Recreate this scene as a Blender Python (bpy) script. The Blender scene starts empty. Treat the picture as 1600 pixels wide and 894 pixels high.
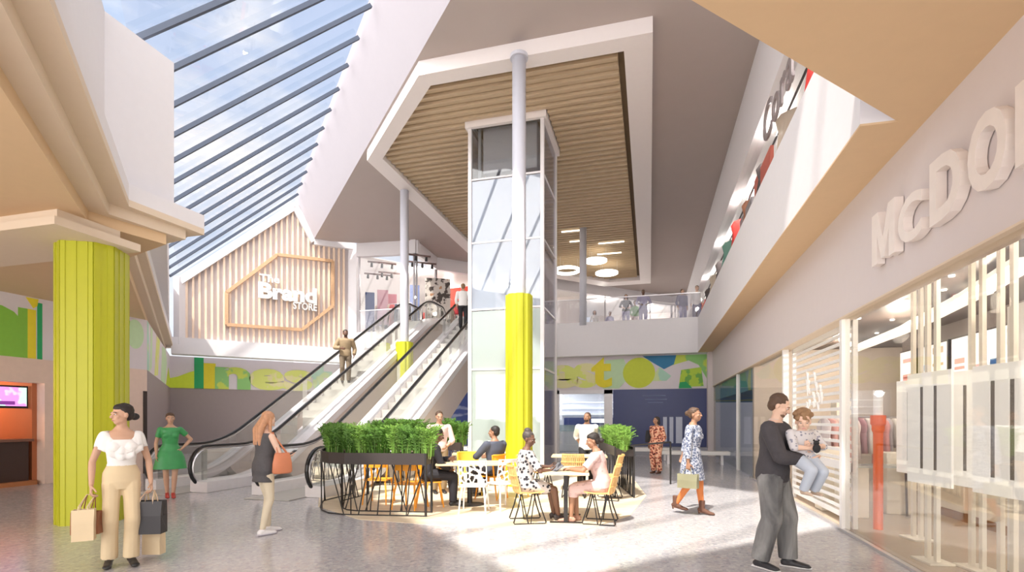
SUN_E, SKY_E, SKY_B, EXPO = 6.5, .95, 3.8, 0.3
SKY_OFF = (.3, .1, 0)
import bpy, bmesh, math, random
from mathutils import Vector as V3, Matrix, Quaternion
random.seed(7)
C = bpy.context.scene.collection
PI = math.pi
# ------------------------------------------------------------------ survey helpers (camera 1.5 m above the floor)
FP, H0 = 810.0, 1.5
YAW = math.atan(215/810)
CA, SA = math.cos(YAW), math.sin(YAW)
def ray(px, py):
    r = (px-800)/FP; u = (656-py)/FP
    return (CA*r-SA, SA*r+CA, u)
def atZ(px, py, z):
    d = ray(px, py); t = (z-H0)/d[2]
    return V3((d[0]*t, d[1]*t, z))
def atT(px, t, z=0.0):
    d = ray(px, 656)
    return V3((d[0]*t, d[1]*t, z))
def atX(px, x, z=0.0):
    d = ray(px, 656); t = x/d[0]
    return V3((x, d[1]*t, z))
def atY(px, y, z=0.0):
    d = ray(px, 656); t = y/d[1]
    return V3((d[0]*t, y, z))
def bearing(px): return YAW - math.atan((px-800)/FP)
S2 = math.sqrt(.5)
# ------------------------------------------------------------------ materials
def new_mat(name):
    m = bpy.data.materials.new(name); m.use_nodes = True
    return m, m.node_tree, m.node_tree.nodes['Principled BSDF']
MC = {}
def mat(name, col, rough=.6, metal=0, spec=.5, var=.06, scale=8, bump=0, emit=0, coat=0, alpha=None):
    if name in MC: return MC[name]
    m, nt, b = new_mat(name); n = nt.nodes; L = nt.links
    c = (*col, 1)
    b.inputs['Roughness'].default_value = rough; b.inputs['Metallic'].default_value = metal
    b.inputs['Specular IOR Level'].default_value = spec
    if coat: b.inputs['Coat Weight'].default_value = coat
    tc = n.new('ShaderNodeTexCoord'); nz = n.new('ShaderNodeTexNoise'); nz.inputs['Scale'].default_value = scale
    nz.inputs['Detail'].default_value = 4
    L.new(tc.outputs['Object'], nz.inputs['Vector'])
    mx = n.new('ShaderNodeMix'); mx.data_type = 'RGBA'
    mx.inputs[6].default_value = tuple(max(0, v*(1-var)) for v in col)+(1,)
    mx.inputs[7].default_value = tuple(min(1, v*(1+var)) for v in col)+(1,)
    L.new(nz.outputs['Fac'], mx.inputs[0]); L.new(mx.outputs[2], b.inputs['Base Color'])
    if bump:
        bp = n.new('ShaderNodeBump'); bp.inputs['Strength'].default_value = bump; bp.inputs['Distance'].default_value = .02
        L.new(nz.outputs['Fac'], bp.inputs['Height']); L.new(bp.outputs['Normal'], b.inputs['Normal'])
    if emit:
        L.new(mx.outputs[2], b.inputs['Emission Color']); b.inputs['Emission Strength'].default_value = emit
    MC[name] = m; return m
def pattern(name, base, spots, scale=30, thr=.35, rough=.8, kind='voronoi', spots2=None, emit=0, stretch=(1, 1, 1)):
    if name in MC: return MC[name]
    m, nt, b = new_mat(name); n = nt.nodes; L = nt.links
    tc = n.new('ShaderNodeTexCoord'); mp = n.new('ShaderNodeMapping'); mp.inputs['Scale'].default_value = stretch
    L.new(tc.outputs['Object'], mp.inputs['Vector'])
    if kind == 'voronoi':
        t = n.new('ShaderNodeTexVoronoi'); out = t.outputs['Distance']
    else:
        t = n.new('ShaderNodeTexNoise'); out = t.outputs['Fac']; t.inputs['Detail'].default_value = 3
    t.inputs['Scale'].default_value = scale
    L.new(mp.outputs['Vector'], t.inputs['Vector'])
    cr = n.new('ShaderNodeValToRGB'); e = cr.color_ramp.elements
    e[0].position = max(0, thr-.02); e[0].color = (*spots, 1); e[1].position = thr+.02; e[1].color = (*base, 1)
    if spots2:
        q = cr.color_ramp.elements.new(min(.99, thr+.18)); q.color = (*base, 1)
        q = cr.color_ramp.elements.new(min(1, thr+.22)); q.color = (*spots2, 1)
    L.new(out, cr.inputs['Fac']); L.new(cr.outputs['Color'], b.inputs['Base Color'])
    b.inputs['Roughness'].default_value = rough
    if emit:
        L.new(cr.outputs['Color'], b.inputs['Emission Color']); b.inputs['Emission Strength'].default_value = emit
    MC[name] = m; return m
def wood(name, c1, c2, scale=3, rough=.5, stretch=(1, 12, 12)):
    if name in MC: return MC[name]
    m, nt, b = new_mat(name); n = nt.nodes; L = nt.links
    tc = n.new('ShaderNodeTexCoord'); mp = n.new('ShaderNodeMapping'); mp.inputs['Scale'].default_value = stretch
    nz = n.new('ShaderNodeTexNoise'); nz.inputs['Scale'].default_value = scale; nz.inputs['Detail'].default_value = 5
    nz.inputs['Distortion'].default_value = .6
    cr = n.new('ShaderNodeValToRGB'); e = cr.color_ramp.elements
    e[0].position = .35; e[0].color = (*c1, 1); e[1].position = .65; e[1].color = (*c2, 1)
    L.new(tc.outputs['Object'], mp.inputs['Vector']); L.new(mp.outputs['Vector'], nz.inputs['Vector'])
    L.new(nz.outputs['Fac'], cr.inputs['Fac']); L.new(cr.outputs['Color'], b.inputs['Base Color'])
    b.inputs['Roughness'].default_value = rough
    MC[name] = m; return m
def glass(name, tint, transp=.8, rough=.02, body=(.8, .85, .9), bodyfac=.0, gmin=.04, gmax=.7):
    """thin architectural glass: clear + fresnel reflection (+ a little milky body)"""
    if name in MC: return MC[name]
    m = bpy.data.materials.new(name); m.use_nodes = True; nt = m.node_tree; n = nt.nodes; L = nt.links
    n.clear(); o = n.new('ShaderNodeOutputMaterial')
    tr = n.new('ShaderNodeBsdfTransparent'); tr.inputs['Color'].default_value = (*tint, 1)
    gl = n.new('ShaderNodeBsdfGlossy'); gl.inputs['Roughness'].default_value = rough
    df = n.new('ShaderNodeBsdfDiffuse'); df.inputs['Color'].default_value = (*body, 1)
    lw = n.new('ShaderNodeLayerWeight'); lw.inputs['Blend'].default_value = .35
    mr = n.new('ShaderNodeMapRange'); mr.inputs['To Min'].default_value = gmin; mr.inputs['To Max'].default_value = gmax
    L.new(lw.outputs['Fresnel'], mr.inputs['Value'])
    m1 = n.new('ShaderNodeMixShader'); m1.inputs[0].default_value = bodyfac
    L.new(tr.outputs[0], m1.inputs[1]); L.new(df.outputs[0], m1.inputs[2])
    m2 = n.new('ShaderNodeMixShader'); L.new(mr.outputs[0], m2.inputs[0])
    L.new(m1.outputs[0], m2.inputs[1]); L.new(gl.outputs[0], m2.inputs[2]); L.new(m2.outputs[0], o.inputs[0])
    MC[name] = m; return m
WHITE = mat('white_plaster', (.80, .775, .79), .7, var=.02)
WALLR = mat('pinkish_plaster', (.70, .63, .62), .7, var=.02)
SOFFIT_WARM = mat('warm_lit_soffit', (.70, .50, .30), .7, var=.03)  # warm tan of the bounced lamp light is put into this colour
CREAML = mat('cream_step', (.74, .61, .47), .7, var=.02)
TAUPE = mat('taupe_ceiling', (.44, .375, .345), .75, var=.03, scale=2)
LILAC = mat('lilac_bulkhead', (.47, .44, .47), .7, var=.02)
BROWN = mat('mauve_wall', (.33, .27, .26), .6, var=.04)
FRAMEW = mat('frame_plaster', (.82, .76, .74), .6, var=.02)
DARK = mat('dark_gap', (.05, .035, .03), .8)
BLACK = mat('black_metal', (.02, .018, .018), .45, metal=.2)
RUBBER = mat('black_rubber', (.012, .012, .013), .35)
STEEL = mat('brushed_steel', (.72, .70, .71), .3, metal=.85, scale=40)
STEELW = mat('pale_cladding', (.78, .75, .76), .35, metal=.15)
BEAM = mat('grey_beam', (.07, .085, .12), .6, spec=.2)
LIME = mat('lime_cladding', (.47, .48, .015), .45, var=.04)
LIMED = mat('lime_groove', (.28, .32, .01), .6)
SHAFT = mat('pale_column', (.60, .60, .66), .35, var=.03)
OAK = wood('oak_slat', (.84, .62, .45), (.90, .72, .56), stretch=(10, 10, 1))
OAKC = wood('oak_ceiling', (.54, .415, .27), (.63, .49, .33), scale=2, stretch=(1, 12, 12))
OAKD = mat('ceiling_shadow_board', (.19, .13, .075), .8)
TABLEW = wood('table_wood', (.72, .55, .32), (.85, .70, .46), rough=.4)
CHAIRW = wood('chair_wood', (.70, .40, .13), (.83, .55, .22), rough=.45, stretch=(8, 8, 2))
DECK = wood('deck_wood', (.68, .56, .40), (.78, .67, .50), scale=1.5, rough=.4, stretch=(1, 7, 1))
ORANGE = mat('orange_paint', (.90, .36, .02), .4)
ORANGER = mat('orange_red_paint', (.92, .16, .02), .4)
YELLOWP = mat('yellow_paint', (.95, .62, .08), .4)
PWHITE = mat('white_paint', (.88, .86, .83), .4, var=.02)
PCREAM = mat('cream_paint', (.86, .80, .68), .45, var=.03)
GLS = glass('clear_glass', (.96, .98, .97), gmin=.05)
GLS_R = glass('balustrade_glass', (.93, .96, .94), gmin=.04, bodyfac=.10, body=(.8, .8, .74))
GLS_E = glass('lift_glass', (.84, .90, .96), gmin=.12, bodyfac=.38, body=(.66, .74, .86))
GLS_EL = glass('lift_glass_lower', (.84, .92, .90), gmin=.10, bodyfac=.50, body=(.70, .80, .78))
GLS_ES = glass('lift_glass_side', (.86, .86, .9), gmin=.08, bodyfac=.22, body=(.66, .64, .70))
GLS_ROOF = glass('roof_glass', (.99, .99, 1), gmin=.01, gmax=.12)
GREEN = mat('green_print', (.25, .55, .06), .6); GREEND = mat('deep_green_print', (.02, .38, .12), .6)
GLIME = mat('lime_print', (.62, .75, .04), .6); GYEL = mat('yellow_print', (.82, .70, .03), .6)
GPALE = mat('pale_green_print', (.55, .74, .45), .6); GBLUE = mat('blue_print', (.03, .20, .38), .6)
GBASE = mat('graphic_ground', (.74, .68, .70), .6, var=.02)
NAVY = mat('navy_panel', (.035, .05, .17), .35)
TILEG = mat('grey_base', (.36, .36, .40), .35)

def floor_mat():
    m, nt, b = new_mat('terrazzo'); n = nt.nodes; L = nt.links
    tc = n.new('ShaderNodeTexCoord')
    v = n.new('ShaderNodeTexVoronoi'); v.inputs['Scale'].default_value = 26; L.new(tc.outputs['Object'], v.inputs['Vector'])
    v2 = n.new('ShaderNodeTexVoronoi'); v2.inputs['Scale'].default_value = 60; L.new(tc.outputs['Object'], v2.inputs['Vector'])
    sp = n.new('ShaderNodeSeparateColor'); L.new(v.outputs['Color'], sp.inputs[0])
    cr = n.new('ShaderNodeValToRGB'); cr.color_ramp.interpolation = 'CONSTANT'; e = cr.color_ramp.elements
    e[0].color = (.47, .455, .47, 1); e[1].position = .55; e[1].color = (.56, .54, .55, 1)
    for p, c in ((.68, (.36, .35, .39, 1)), (.80, (.66, .62, .61, 1)), (.90, (.50, .42, .40, 1)), (.96, (.27, .27, .31, 1))):
        q = e.new(p); q.color = c
    L.new(sp.outputs[0], cr.inputs['Fac'])
    sp2 = n.new('ShaderNodeSeparateColor'); L.new(v2.outputs['Color'], sp2.inputs[0])
    cr2 = n.new('ShaderNodeValToRGB'); e = cr2.color_ramp.elements
    e[0].color = (.44, .43, .45, 1); e[1].color = (.60, .58, .59, 1); L.new(sp2.outputs[1], cr2.inputs['Fac'])
    mx = n.new('ShaderNodeMix'); mx.data_type = 'RGBA'; mx.inputs[0].default_value = .5
    L.new(cr.outputs[0], mx.inputs[6]); L.new(cr2.outputs[0], mx.inputs[7]); L.new(mx.outputs[2], b.inputs['Base Color'])
    b.inputs['Roughness'].default_value = .16; b.inputs['Specular IOR Level'].default_value = .55
    return m
TERR = floor_mat()
# ------------------------------------------------------------------ mesh helpers
def BM(): return bmesh.new()
def quad(bm, pts):
    return bm.faces.new([bm.verts.new(V3(p)) for p in pts])
def box(bm, lo, hi, M=None):
    xs, ys, zs = zip(lo, hi)
    vs = [bm.verts.new((M @ V3((x, y, z))) if M else V3((x, y, z))) for x in xs for y in ys for z in zs]
    for f in ((0, 1, 3, 2), (4, 6, 7, 5), (0, 4, 5, 1), (2, 3, 7, 6), (0, 2, 6, 4), (1, 5, 7, 3)):
        bm.faces.new([vs[i] for i in f])
def beam(bm, a, b, w, h, up=(0, 0, 1)):
    a, b = V3(a), V3(b); d = (b-a).normalized(); s = d.cross(V3(up))
    if s.length < 1e-4: s = d.cross(V3((1, 0, 0)))
    s.normalize(); u = s.cross(d)
    r = []
    for p in (a, b):
        r.append([bm.verts.new(p+s*x*w/2+u*y*h/2) for x, y in ((-1, -1), (1, -1), (1, 1), (-1, 1))])
    for i in range(4):
        j = (i+1) % 4; bm.faces.new([r[0][i], r[0][j], r[1][j], r[1][i]])
    bm.faces.new(r[0][::-1]); bm.faces.new(r[1])
def prism(bm, pts, z0, z1):
    lo = [bm.verts.new((p[0], p[1], z0)) for p in pts]; hi = [bm.verts.new((p[0], p[1], z1)) for p in pts]
    n = len(pts)
    bm.faces.new(lo[::-1]); bm.faces.new(hi)
    for i in range(n):
        j = (i+1) % n; bm.faces.new([lo[i], lo[j], hi[j], hi[i]])
def wallprism(bm, O, u, nrm, pts, d0, d1):
    """polygon (s, z) in the vertical plane through O along u, thick from d0 to d1 along nrm"""
    A = [bm.verts.new(V3((O[0]+u[0]*s+nrm[0]*d0, O[1]+u[1]*s+nrm[1]*d0, z))) for s, z in pts]
    B = [bm.verts.new(V3((O[0]+u[0]*s+nrm[0]*d1, O[1]+u[1]*s+nrm[1]*d1, z))) for s, z in pts]
    n = len(pts); bm.faces.new(A); bm.faces.new(B[::-1])
    for i in range(n):
        j = (i+1) % n; bm.faces.new([A[j], A[i], B[i], B[j]])
def frame_of(t, ref=None):
    t = t.normalized(); r = V3(ref) if ref is not None else V3((0, 0, 1))
    x = r - t*r.dot(t)
    if x.length < 1e-3:
        r = V3((1, 0, 0)) if abs(t.x) < .9 else V3((0, 1, 0)); x = r - t*r.dot(t)
    x.normalize(); return x, t.cross(x)
def loft(bm, cs, rs, n=12, ref=None, caps=True, closed=False):
    cs = [V3(c) for c in cs]; rings = []; px = None
    for i, c in enumerate(cs):
        if closed: t = cs[(i+1) % len(cs)]-cs[i-1]
        else: t = cs[min(i+1, len(cs)-1)]-cs[max(i-1, 0)]
        x, y = frame_of(t, ref if ref is not None else px)
        px = x
        r = rs[i] if isinstance(rs, (list, tuple)) and not isinstance(rs[0], (int, float)) else ((rs[i],)*2 if isinstance(rs, (list, tuple)) else (rs, rs))
        rings.append([bm.verts.new(c+x*r[0]*math.cos(a)+y*r[1]*math.sin(a)) for a in [2*PI*k/n for k in range(n)]])
    m = len(rings)
    for i in range(m if closed else m-1):
        A, B = rings[i], rings[(i+1) % m]
        for k in range(n):
            j = (k+1) % n; bm.faces.new([A[k], A[j], B[j], B[k]])
    if caps and not closed:
        bm.faces.new(rings[0][::-1]); bm.faces.new(rings[-1])
def tube(bm, pts, r, n=6, closed=False): loft(bm, pts, r, n, None, True, closed)
def ball(bm, c, r, M=None, sub=2):
    r = (r, r, r) if isinstance(r, (int, float)) else r
    mt = Matrix.Translation(V3(c)) @ (M.to_4x4() if M else Matrix.Identity(4)) @ Matrix.Diagonal((*r, 1))
    bmesh.ops.create_icosphere(bm, subdivisions=sub, radius=1, matrix=mt)
def seg(bm, a, b, ra, rb, sa=True, sb=True, n=12):
    loft(bm, [a, b], [ra, rb], n)
    if sa: ball(bm, a, ra)
    if sb: ball(bm, b, rb)
def obj(name, bm, m, parent=None, smooth=False, org=None, bevel=0, shade=None):
    if org is not None: bmesh.ops.translate(bm, verts=bm.verts, vec=-V3(org))
    bmesh.ops.recalc_face_normals(bm, faces=bm.faces)
    me = bpy.data.meshes.new(name); bm.to_mesh(me); bm.free()
    me.materials.append(m)
    o = bpy.data.objects.new(name, me); C.objects.link(o)
    if parent: o.parent = parent
    if smooth:
        for p in me.polygons: p.use_smooth = True
    if bevel:
        b = o.modifiers.new('bevel', 'BEVEL'); b.width = bevel; b.segments = 2; b.limit_method = 'ANGLE'
    return o
def tag(o, label, cat, group=None, kind=None):
    o['label'] = label; o['category'] = cat
    if group: o['group'] = group
    if kind: o['kind'] = kind
    return o
def empty(name, loc, rz=0, label=None, cat=None, group=None):
    o = bpy.data.objects.new(name, None); C.objects.link(o); o.location = loc; o.rotation_euler = (0, 0, rz)
    o.empty_display_size = .1
    if label: tag(o, label, cat, group)
    return o
def struct(name, bm, m, **k):
    o = obj(name, bm, m, **k); o['kind'] = 'structure'; return o
def copy_tree(o, parent=None):
    c = o.copy(); C.objects.link(c)
    if parent: c.parent = parent
    for ch in list(o.children): copy_tree(ch, c)
    return c
def place(root, loc, rz, label=None, group=None):
    root.location = loc; root.rotation_euler = (0, 0, rz)
    if label: root['label'] = label
    if group: root['group'] = group
    return root
def text_geo(body, bold=.03, depth=.05, spacing=1.0):
    cu = bpy.data.curves.new('t', 'FONT'); cu.body = body; cu.size = 1; cu.offset = bold; cu.extrude = depth/2
    cu.space_character = spacing; cu.resolution_u = 4
    o = bpy.data.objects.new('t', cu); C.objects.link(o)
    dg = bpy.context.evaluated_depsgraph_get(); me = bpy.data.meshes.new_from_object(o.evaluated_get(dg))
    bpy.data.objects.remove(o); bpy.data.curves.remove(cu)
    return me
def lettering(bm, body, O, u, nrm, width, height, depth=.05, bold=.03, z0=None, spacing=1.0, base=False):
    """writes body on a vertical plane: O lower-left, u reading direction, nrm towards the reader"""
    me = text_geo(body, bold, 1, spacing)
    vs = me.vertices; x0 = min(v.co.x for v in vs); x1 = max(v.co.x for v in vs)
    y0 = min(v.co.y for v in vs); y1 = max(v.co.y for v in vs)
    sx = width/(x1-x0) if width else height/(y1-y0); sy = height/(y1-y0)
    O, u, nrm = V3(O), V3(u), V3(nrm)
    nv = [bm.verts.new(O+u*((v.co.x-x0)*sx)+V3((0, 0, 1))*((v.co.y-y0)*sy)+nrm*((v.co.z+.5)*depth)) for v in vs]
    for p in me.polygons:
        try: bm.faces.new([nv[i] for i in p.vertices])
        except ValueError: pass
    bpy.data.meshes.remove(me)
def disc(bm, O, u, nrm, cx, cz, r, d, rz=None, n=28, a0=0, a1=2*PI):
    rz = rz or r
    pts = [(cx+r*math.cos(a0+(a1-a0)*k/n), cz+rz*math.sin(a0+(a1-a0)*k/n)) for k in range(n if a1-a0 > 6.2 else n+1)]
    wallprism(bm, O, u, nrm, pts, 0, d)
def V(x, y, z=0): return V3((x, y, z))
U_ = V(-S2, S2); W_ = V(S2, S2)     # the two diagonal building directions (U away-left, W away-right)
ZS, ZF, ZC = 4.3, 5.65, 10.15       # gallery soffit, upper floor, main ceiling
# ================================================================== SETTING
bm = BM(); box(bm, (-34, -6, -.2), (16, 44, 0)); struct('floor', bm, TERR)
deckpts = [atZ(*p, 0) for p in ((497, 792), (560, 812), (700, 822), (905, 832), (985, 806), (1010, 775), (985, 742), (760, 738), (600, 742), (500, 760))]
bm = BM(); prism(bm, deckpts, 0, .006); struct('floor', bm, DECK)
# --- right-hand shop line -------------------------------------------------
XF = 1.94; XS = 2.5; YB = 22.8
C1 = V(XF, 5.63); C2 = V(2.26, 5.64)
ext = C2 - W_*7.3
R = [V(XF, YB), C1, C2, ext, V(ext.x, -3), V(12, -3), V(12, YB)]
bm = BM(); prism(bm, R, ZS+.02, 5.75); struct('wall_right', bm, WHITE)
ins = [V(XF, YB), C1, C2, ext, V(ext.x, -3), V(XS+.1, -3), V(XS+.1, YB)]
bm = BM(); prism(bm, ins, ZS, ZS+.02); struct('ceiling', bm, SOFFIT_WARM)
bm = BM(); box(bm, (XS, -3, 2.88), (XS+.25, YB+.4, ZS)); struct('wall_right', bm, WALLR)
bm = BM(); box(bm, (XS-.015, -3, 2.86), (XS+.2, YB, 2.88)); struct('trim_1', bm, CREAML)
# upper right shopfront, white wall with glazing
bm = BM(); box(bm, (2.42, 4.5, 8.3), (2.7, 39, ZC)); box(bm, (2.39, 4.5, 8.22), (2.7, 39, 8.30)); struct('wall_right', bm, WHITE)
bm = BM(); box(bm, (2.5, 4.5, 5.75), (2.53, 39, 8.3)); struct('window_1', bm, glass('upper_right_glass', (.97, .97, .97), gmin=.03, gmax=.10))
bm = BM(); box(bm, (3.0, 4.5, 5.75), (3.1, 39, 8.3)); box(bm, (2.6, 4.5, 8.5), (3.1, 39, 8.6)); struct('wall_right', bm, PWHITE)
# --- floor slab at the far end and landing ----------------------------------
far = [V(XF, YB), V(-5.4, YB), V(-5.4, 21.2), V(-10.6, 21.2), V(-10.6, 21.9), V(-13.4, 21.9), V(-24, 31), V(-24, 41), V(12, 41), V(12, YB)]
bm = BM(); prism(bm, far, ZS, ZF-.01); struct('wall_back', bm, WHITE)
bm = BM(); box(bm, (-5.4, YB, ZF-.01), (XF, YB+.1, 5.78)); struct('trim_2', bm, WHITE)
YG = 23.2
bm = BM(); box(bm, (-16, YG, 2.82), (2.5, YG+.2, 4.3)); struct('wall_back', bm, GBASE)
bm = BM(); box(bm, (-16, YG+3.4, 0), (12, YG+3.6, 4.3)); struct('wall_back', bm, mat('far_shop_wall', (.62, .62, .68), .5))
bm = BM(); box(bm, (2.32, YB-.1, 0), (2.62, YB+.35, 4.3)); struct('wall_right', bm, WALLR)
# --- left-hand gallery ----------------------------------------------------
Kp = V(-20.3, 18.08)
S1 = V(-7.36, 5.89); S2p = V(-7.27, 7.13); S3 = V(-8.6, 7.13)
farL = Kp + V(.2, .0)
lstart = S1 - U_*8.5
def left_outline(d):      # inset by d from the edge, towards the left building
    o = V(-S2, -S2)*d
    return [lstart+o, S1+o*.9, S2p+V(-.35, -1.0)*d*1.05, S3+V(-.6, -.2)*d, farL+o, V(-30, farL.y-1), V(-30, -3), V(lstart.x-d, -3)]
bm = BM(); prism(bm, left_outline(0), 4.72, 4.95); struct('wall_left', bm, WHITE)
upper = [lstart+V(-.25, -.25), V(-7.6, 5.72), V(-7.6, 6.85), V(-8.6, 7.6), farL+V(-.1, -.1), V(-30, farL.y-1), V(-30, -3), V(lstart.x-.3, -3)]
bm = BM(); prism(bm, upper, 4.95, 7.4); struct('wall_left', bm, WHITE)
bm = BM(); prism(bm, left_outline(.0), 4.62, 4.72); struct('trim_3', bm, CREAML)
bm = BM(); prism(bm, left_outline(.26), 4.46, 4.62); struct('trim_3', bm, CREAML)
bm = BM(); prism(bm, left_outline(.52), ZS, 4.46); struct('ceiling', bm, SOFFIT_WARM)
# column capital board
cc = atZ(108, 820, 0) + V(-.1, .38)
bm = BM(); M = Matrix.Translation(cc) @ Matrix.Rotation(0, 4, 'Z')
capb = [V(-9.4, 4.6), V(-7.4, 4.85), V(-7.35, 6.2), V(-9.4, 6.6)]
prism(bm, [V(-10.5, 4.95), V(-7.42, 4.95), V(-7.42, 6.12), V(-10.5, 6.12)], 4.03, 4.14); prism(bm, [V(-10.3, 5.1), V(-7.6, 5.1), V(-7.6, 5.95), V(-10.3, 5.95)], 4.14, ZS); struct('trim_4', bm, CREAML)
# left shop walls
XL = -13.65; YL = 11.45
bm = BM(); box(bm, (XL-.3, -3, 2.9), (XL, YL, ZS)); struct('wall_left', bm, GBASE)
bm = BM(); wallprism(bm, V(XL, YL), U_, V(-S2, -S2), [(0, 2.9), (9.4, 2.9), (9.4, ZS), (0, ZS)], 0, .3); struct('wall_left', bm, GBASE)
bm = BM(); wallprism(bm, V(XL, YL), U_, V(-S2, -S2), [(0, 0), (9.4, 0), (9.4, 2.9), (0, 2.9)], 0, .3); struct('wall_left', bm, BROWN)
bm = BM(); wallprism(bm, Kp, W_, U_, [(0, 0), (8.5, 0), (8.5, 2.9), (0, 2.9)], 0, .3); struct('wall_back', bm, BROWN)
bm = BM(); wallprism(bm, Kp, W_, U_, [(0, 2.9), (8.5, 2.9), (8.5, ZS), (0, ZS)], 0, .3); struct('wall_back', bm, GBASE)
# --- the slatted gable wall --------------------------------------------------
G1 = atZ(490, 375, ZC)
def onG(px, py):
    d = ray(px, py); t = (-G1.x*S2+G1.y*S2)/(-d[0]*S2+d[1]*S2)
    p = V3((d[0]*t, d[1]*t, H0+d[2]*t)); s = (p-G1).dot(W_)
    return s, p.z
gl, gp, g1, gr = onG(281, 436), onG(460, 320), onG(490, 375), onG(553, 383)
zb = 5.0
gable = [(gl[0], zb), (gr[0], zb), (gr[0], gr[1]), g1, gp, gl]
bm = BM(); wallprism(bm, G1, W_, -U_, gable, -.3, -.12); struct('wall_gable', bm, mat('gable_backing', (.82, .76, .77), .7))
def inset_top(s):      # height of the gable outline at s
    for (a, b) in ((gl, gp), (gp, g1), (g1, gr)):
        if a[0] <= s <= b[0]: return a[1]+(b[1]-a[1])*(s-a[0])/(b[0]-a[0])
    return zb
# white surround
bm = BM()
tops = [gl, gp, g1, gr]
def gp3(s, z, d=0): return V3((G1.x+W_.x*s-U_.x*d, G1.y+W_.y*s-U_.y*d, z))
for a, b in zip(tops[:-1], tops[1:]): beam(bm, gp3(a[0], a[1]-.12, .05), gp3(b[0], b[1]-.12, .05), .34, .30)
beam(bm, gp3(gl[0], zb-.3, .05), gp3(gl[0], gl[1]+.05, .05), .34, .3); beam(bm, gp3(gr[0], zb-.3, .05), gp3(gr[0]+.0, ZC, .05), .34, .45)
struct('trim_5', bm, WHITE)
bm = BM(); wallprism(bm, G1, W_, -U_, [(gl[0]-.3, ZS), (gr[0]+1.5, ZS), (gr[0]+1.5, zb), (gl[0]-.3, zb)], -.4, .25); struct('trim_6', bm, WHITE)
wb = empty('slatted_wall_panel', gp3((gl[0]+gr[0])/2, zb, 0), 0, 'vertical timber slat cladding with raised hexagon outline on the pointed gable wall', 'wall panel')
bm = BM(); s = gl[0]+.25
while s < gr[0]-.3:
    zt = inset_top(s)-.26
    box(bm, (-.045, -.06, 0), (.045, .06, zt-zb), Matrix.Translation(gp3(s, zb)) @ Matrix.Rotation(PI/4, 4, 'Z')); s += .235
obj('slats', bm, OAK, wb, org=wb.location)
hexp = [onG(*p) for p in ((354, 458), (433, 399), (519, 409), (519, 479), (471, 516), (354, 508))]
bm = BM()
for i in range(6):
    a, b = hexp[i], hexp[(i+1) % 6]; beam(bm, gp3(a[0], a[1], .12), gp3(b[0], b[1], .12), .14, .09, up=(-U_.x, -U_.y, 0))
obj('hexagon_outline', bm, wood('oak_dark', (.55, .33, .18), (.66, .42, .25)), wb, org=wb.location)
sg = empty('shop_sign', gp3(*onG(450, 478)), 0, 'white raised lettering The Brand Store on the slatted timber wall', 'sign')
for body, (x0, y0), (x1, y1), hh, bo in (('The', (405, 441), (436, 443), .34, .02), ('Brand', (403, 467), (494, 475), .74, .045), ('STORE', (457, 484), (494, 487), .34, .02)):
    a = onG(x0, y0); b = onG(x1, y1); bm = BM()
    lettering(bm, body, gp3(a[0], a[1], .13), W_, -U_, b[0]-a[0], hh, .10, bo)
    obj('lettering', bm, PWHITE, sg, org=sg.location)
# --- skylight ---------------------------------------------------------------
E0 = gp3(gl[0], gl[1]+.05); P0 = gp3(gp[0], gp[1]+.05)
LEN = 29
bm = BM(); a, b = E0, P0; c, d = P0-U_*LEN, E0-U_*LEN
quad(bm, [a+V3((0, 0, .12)), b+V3((0, 0, .12)), c+V3((0, 0, .12)), d+V3((0, 0, .12))]); struct('window_2', bm, GLS_ROOF)
sk = empty('skylight_frame', E0-U_*10, 0, 'dark grey parallel glazing beams of the sloping rooflight', 'skylight')
# beams spaced so that they meet the ridge line as photographed
def ridge_u(px, py):
    d = ray(px, py); t = (P0.z-H0)/d[2]; p = V3((d[0]*t, d[1]*t, P0.z)); return (P0-p).dot(U_)
ua, ub = ridge_u(575, 7), ridge_u(465, 303); stp = (ua-ub)/10
k = 0; u = ub
while u < LEN:
    bm = BM(); beam(bm, E0-U_*u-W_*.3+V3((0, 0, -.3*((P0.z-E0.z)/(P0-E0).dot(W_)))), P0-U_*u, .075, .09)
    obj('beam', bm, BEAM, sk, org=sk.location); u += stp; k += 1
# ridge bulkhead down to the main ceiling
cl = G1 - U_*LEN
bm = BM(); pts = [P0+V3((0, 0, .25)), G1, G1-U_*LEN, P0-U_*LEN+V3((0, 0, .25))]
n_ = W_*.0+V3((0, 0, .0))
A = [bm.verts.new(p) for p in pts]; B = [bm.verts.new(p+W_*.4+V3((0, 0, .25))) for p in pts]
bm.faces.new(A); bm.faces.new(B[::-1])
for i in range(4):
    j = (i+1) % 4; bm.faces.new([A[j], A[i], B[i], B[j]])
struct('wall_ridge', bm, LILAC)
# roof deck over the left building so that no sky leaks under the eave
# --- main ceiling -------------------------------------------------------------
tp = [G1, atZ(560, 380, ZC), atZ(650, 375, ZC), atZ(683, 402, ZC), atZ(740, 411, ZC), atZ(851, 405, ZC), atZ(868, 435, ZC), atZ(1050, 463, ZC), V(2.5, 37.5)]
ce = G1 - U_*22.5
bm = BM(); prism(bm, tp + [V(2.5, ce.y), ce] if ce.x < 2.5 else tp+[V(2.5, G1.y-(2.5-G1.x))], ZC, ZC+.3); struct('ceiling', bm, TAUPE)
bm = BM(); prism(bm, [V(2.5, -3), V(2.5, 42), V(12, 42), V(12, -3)], ZC, ZC+.3); struct('ceiling', bm, TAUPE)
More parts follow.
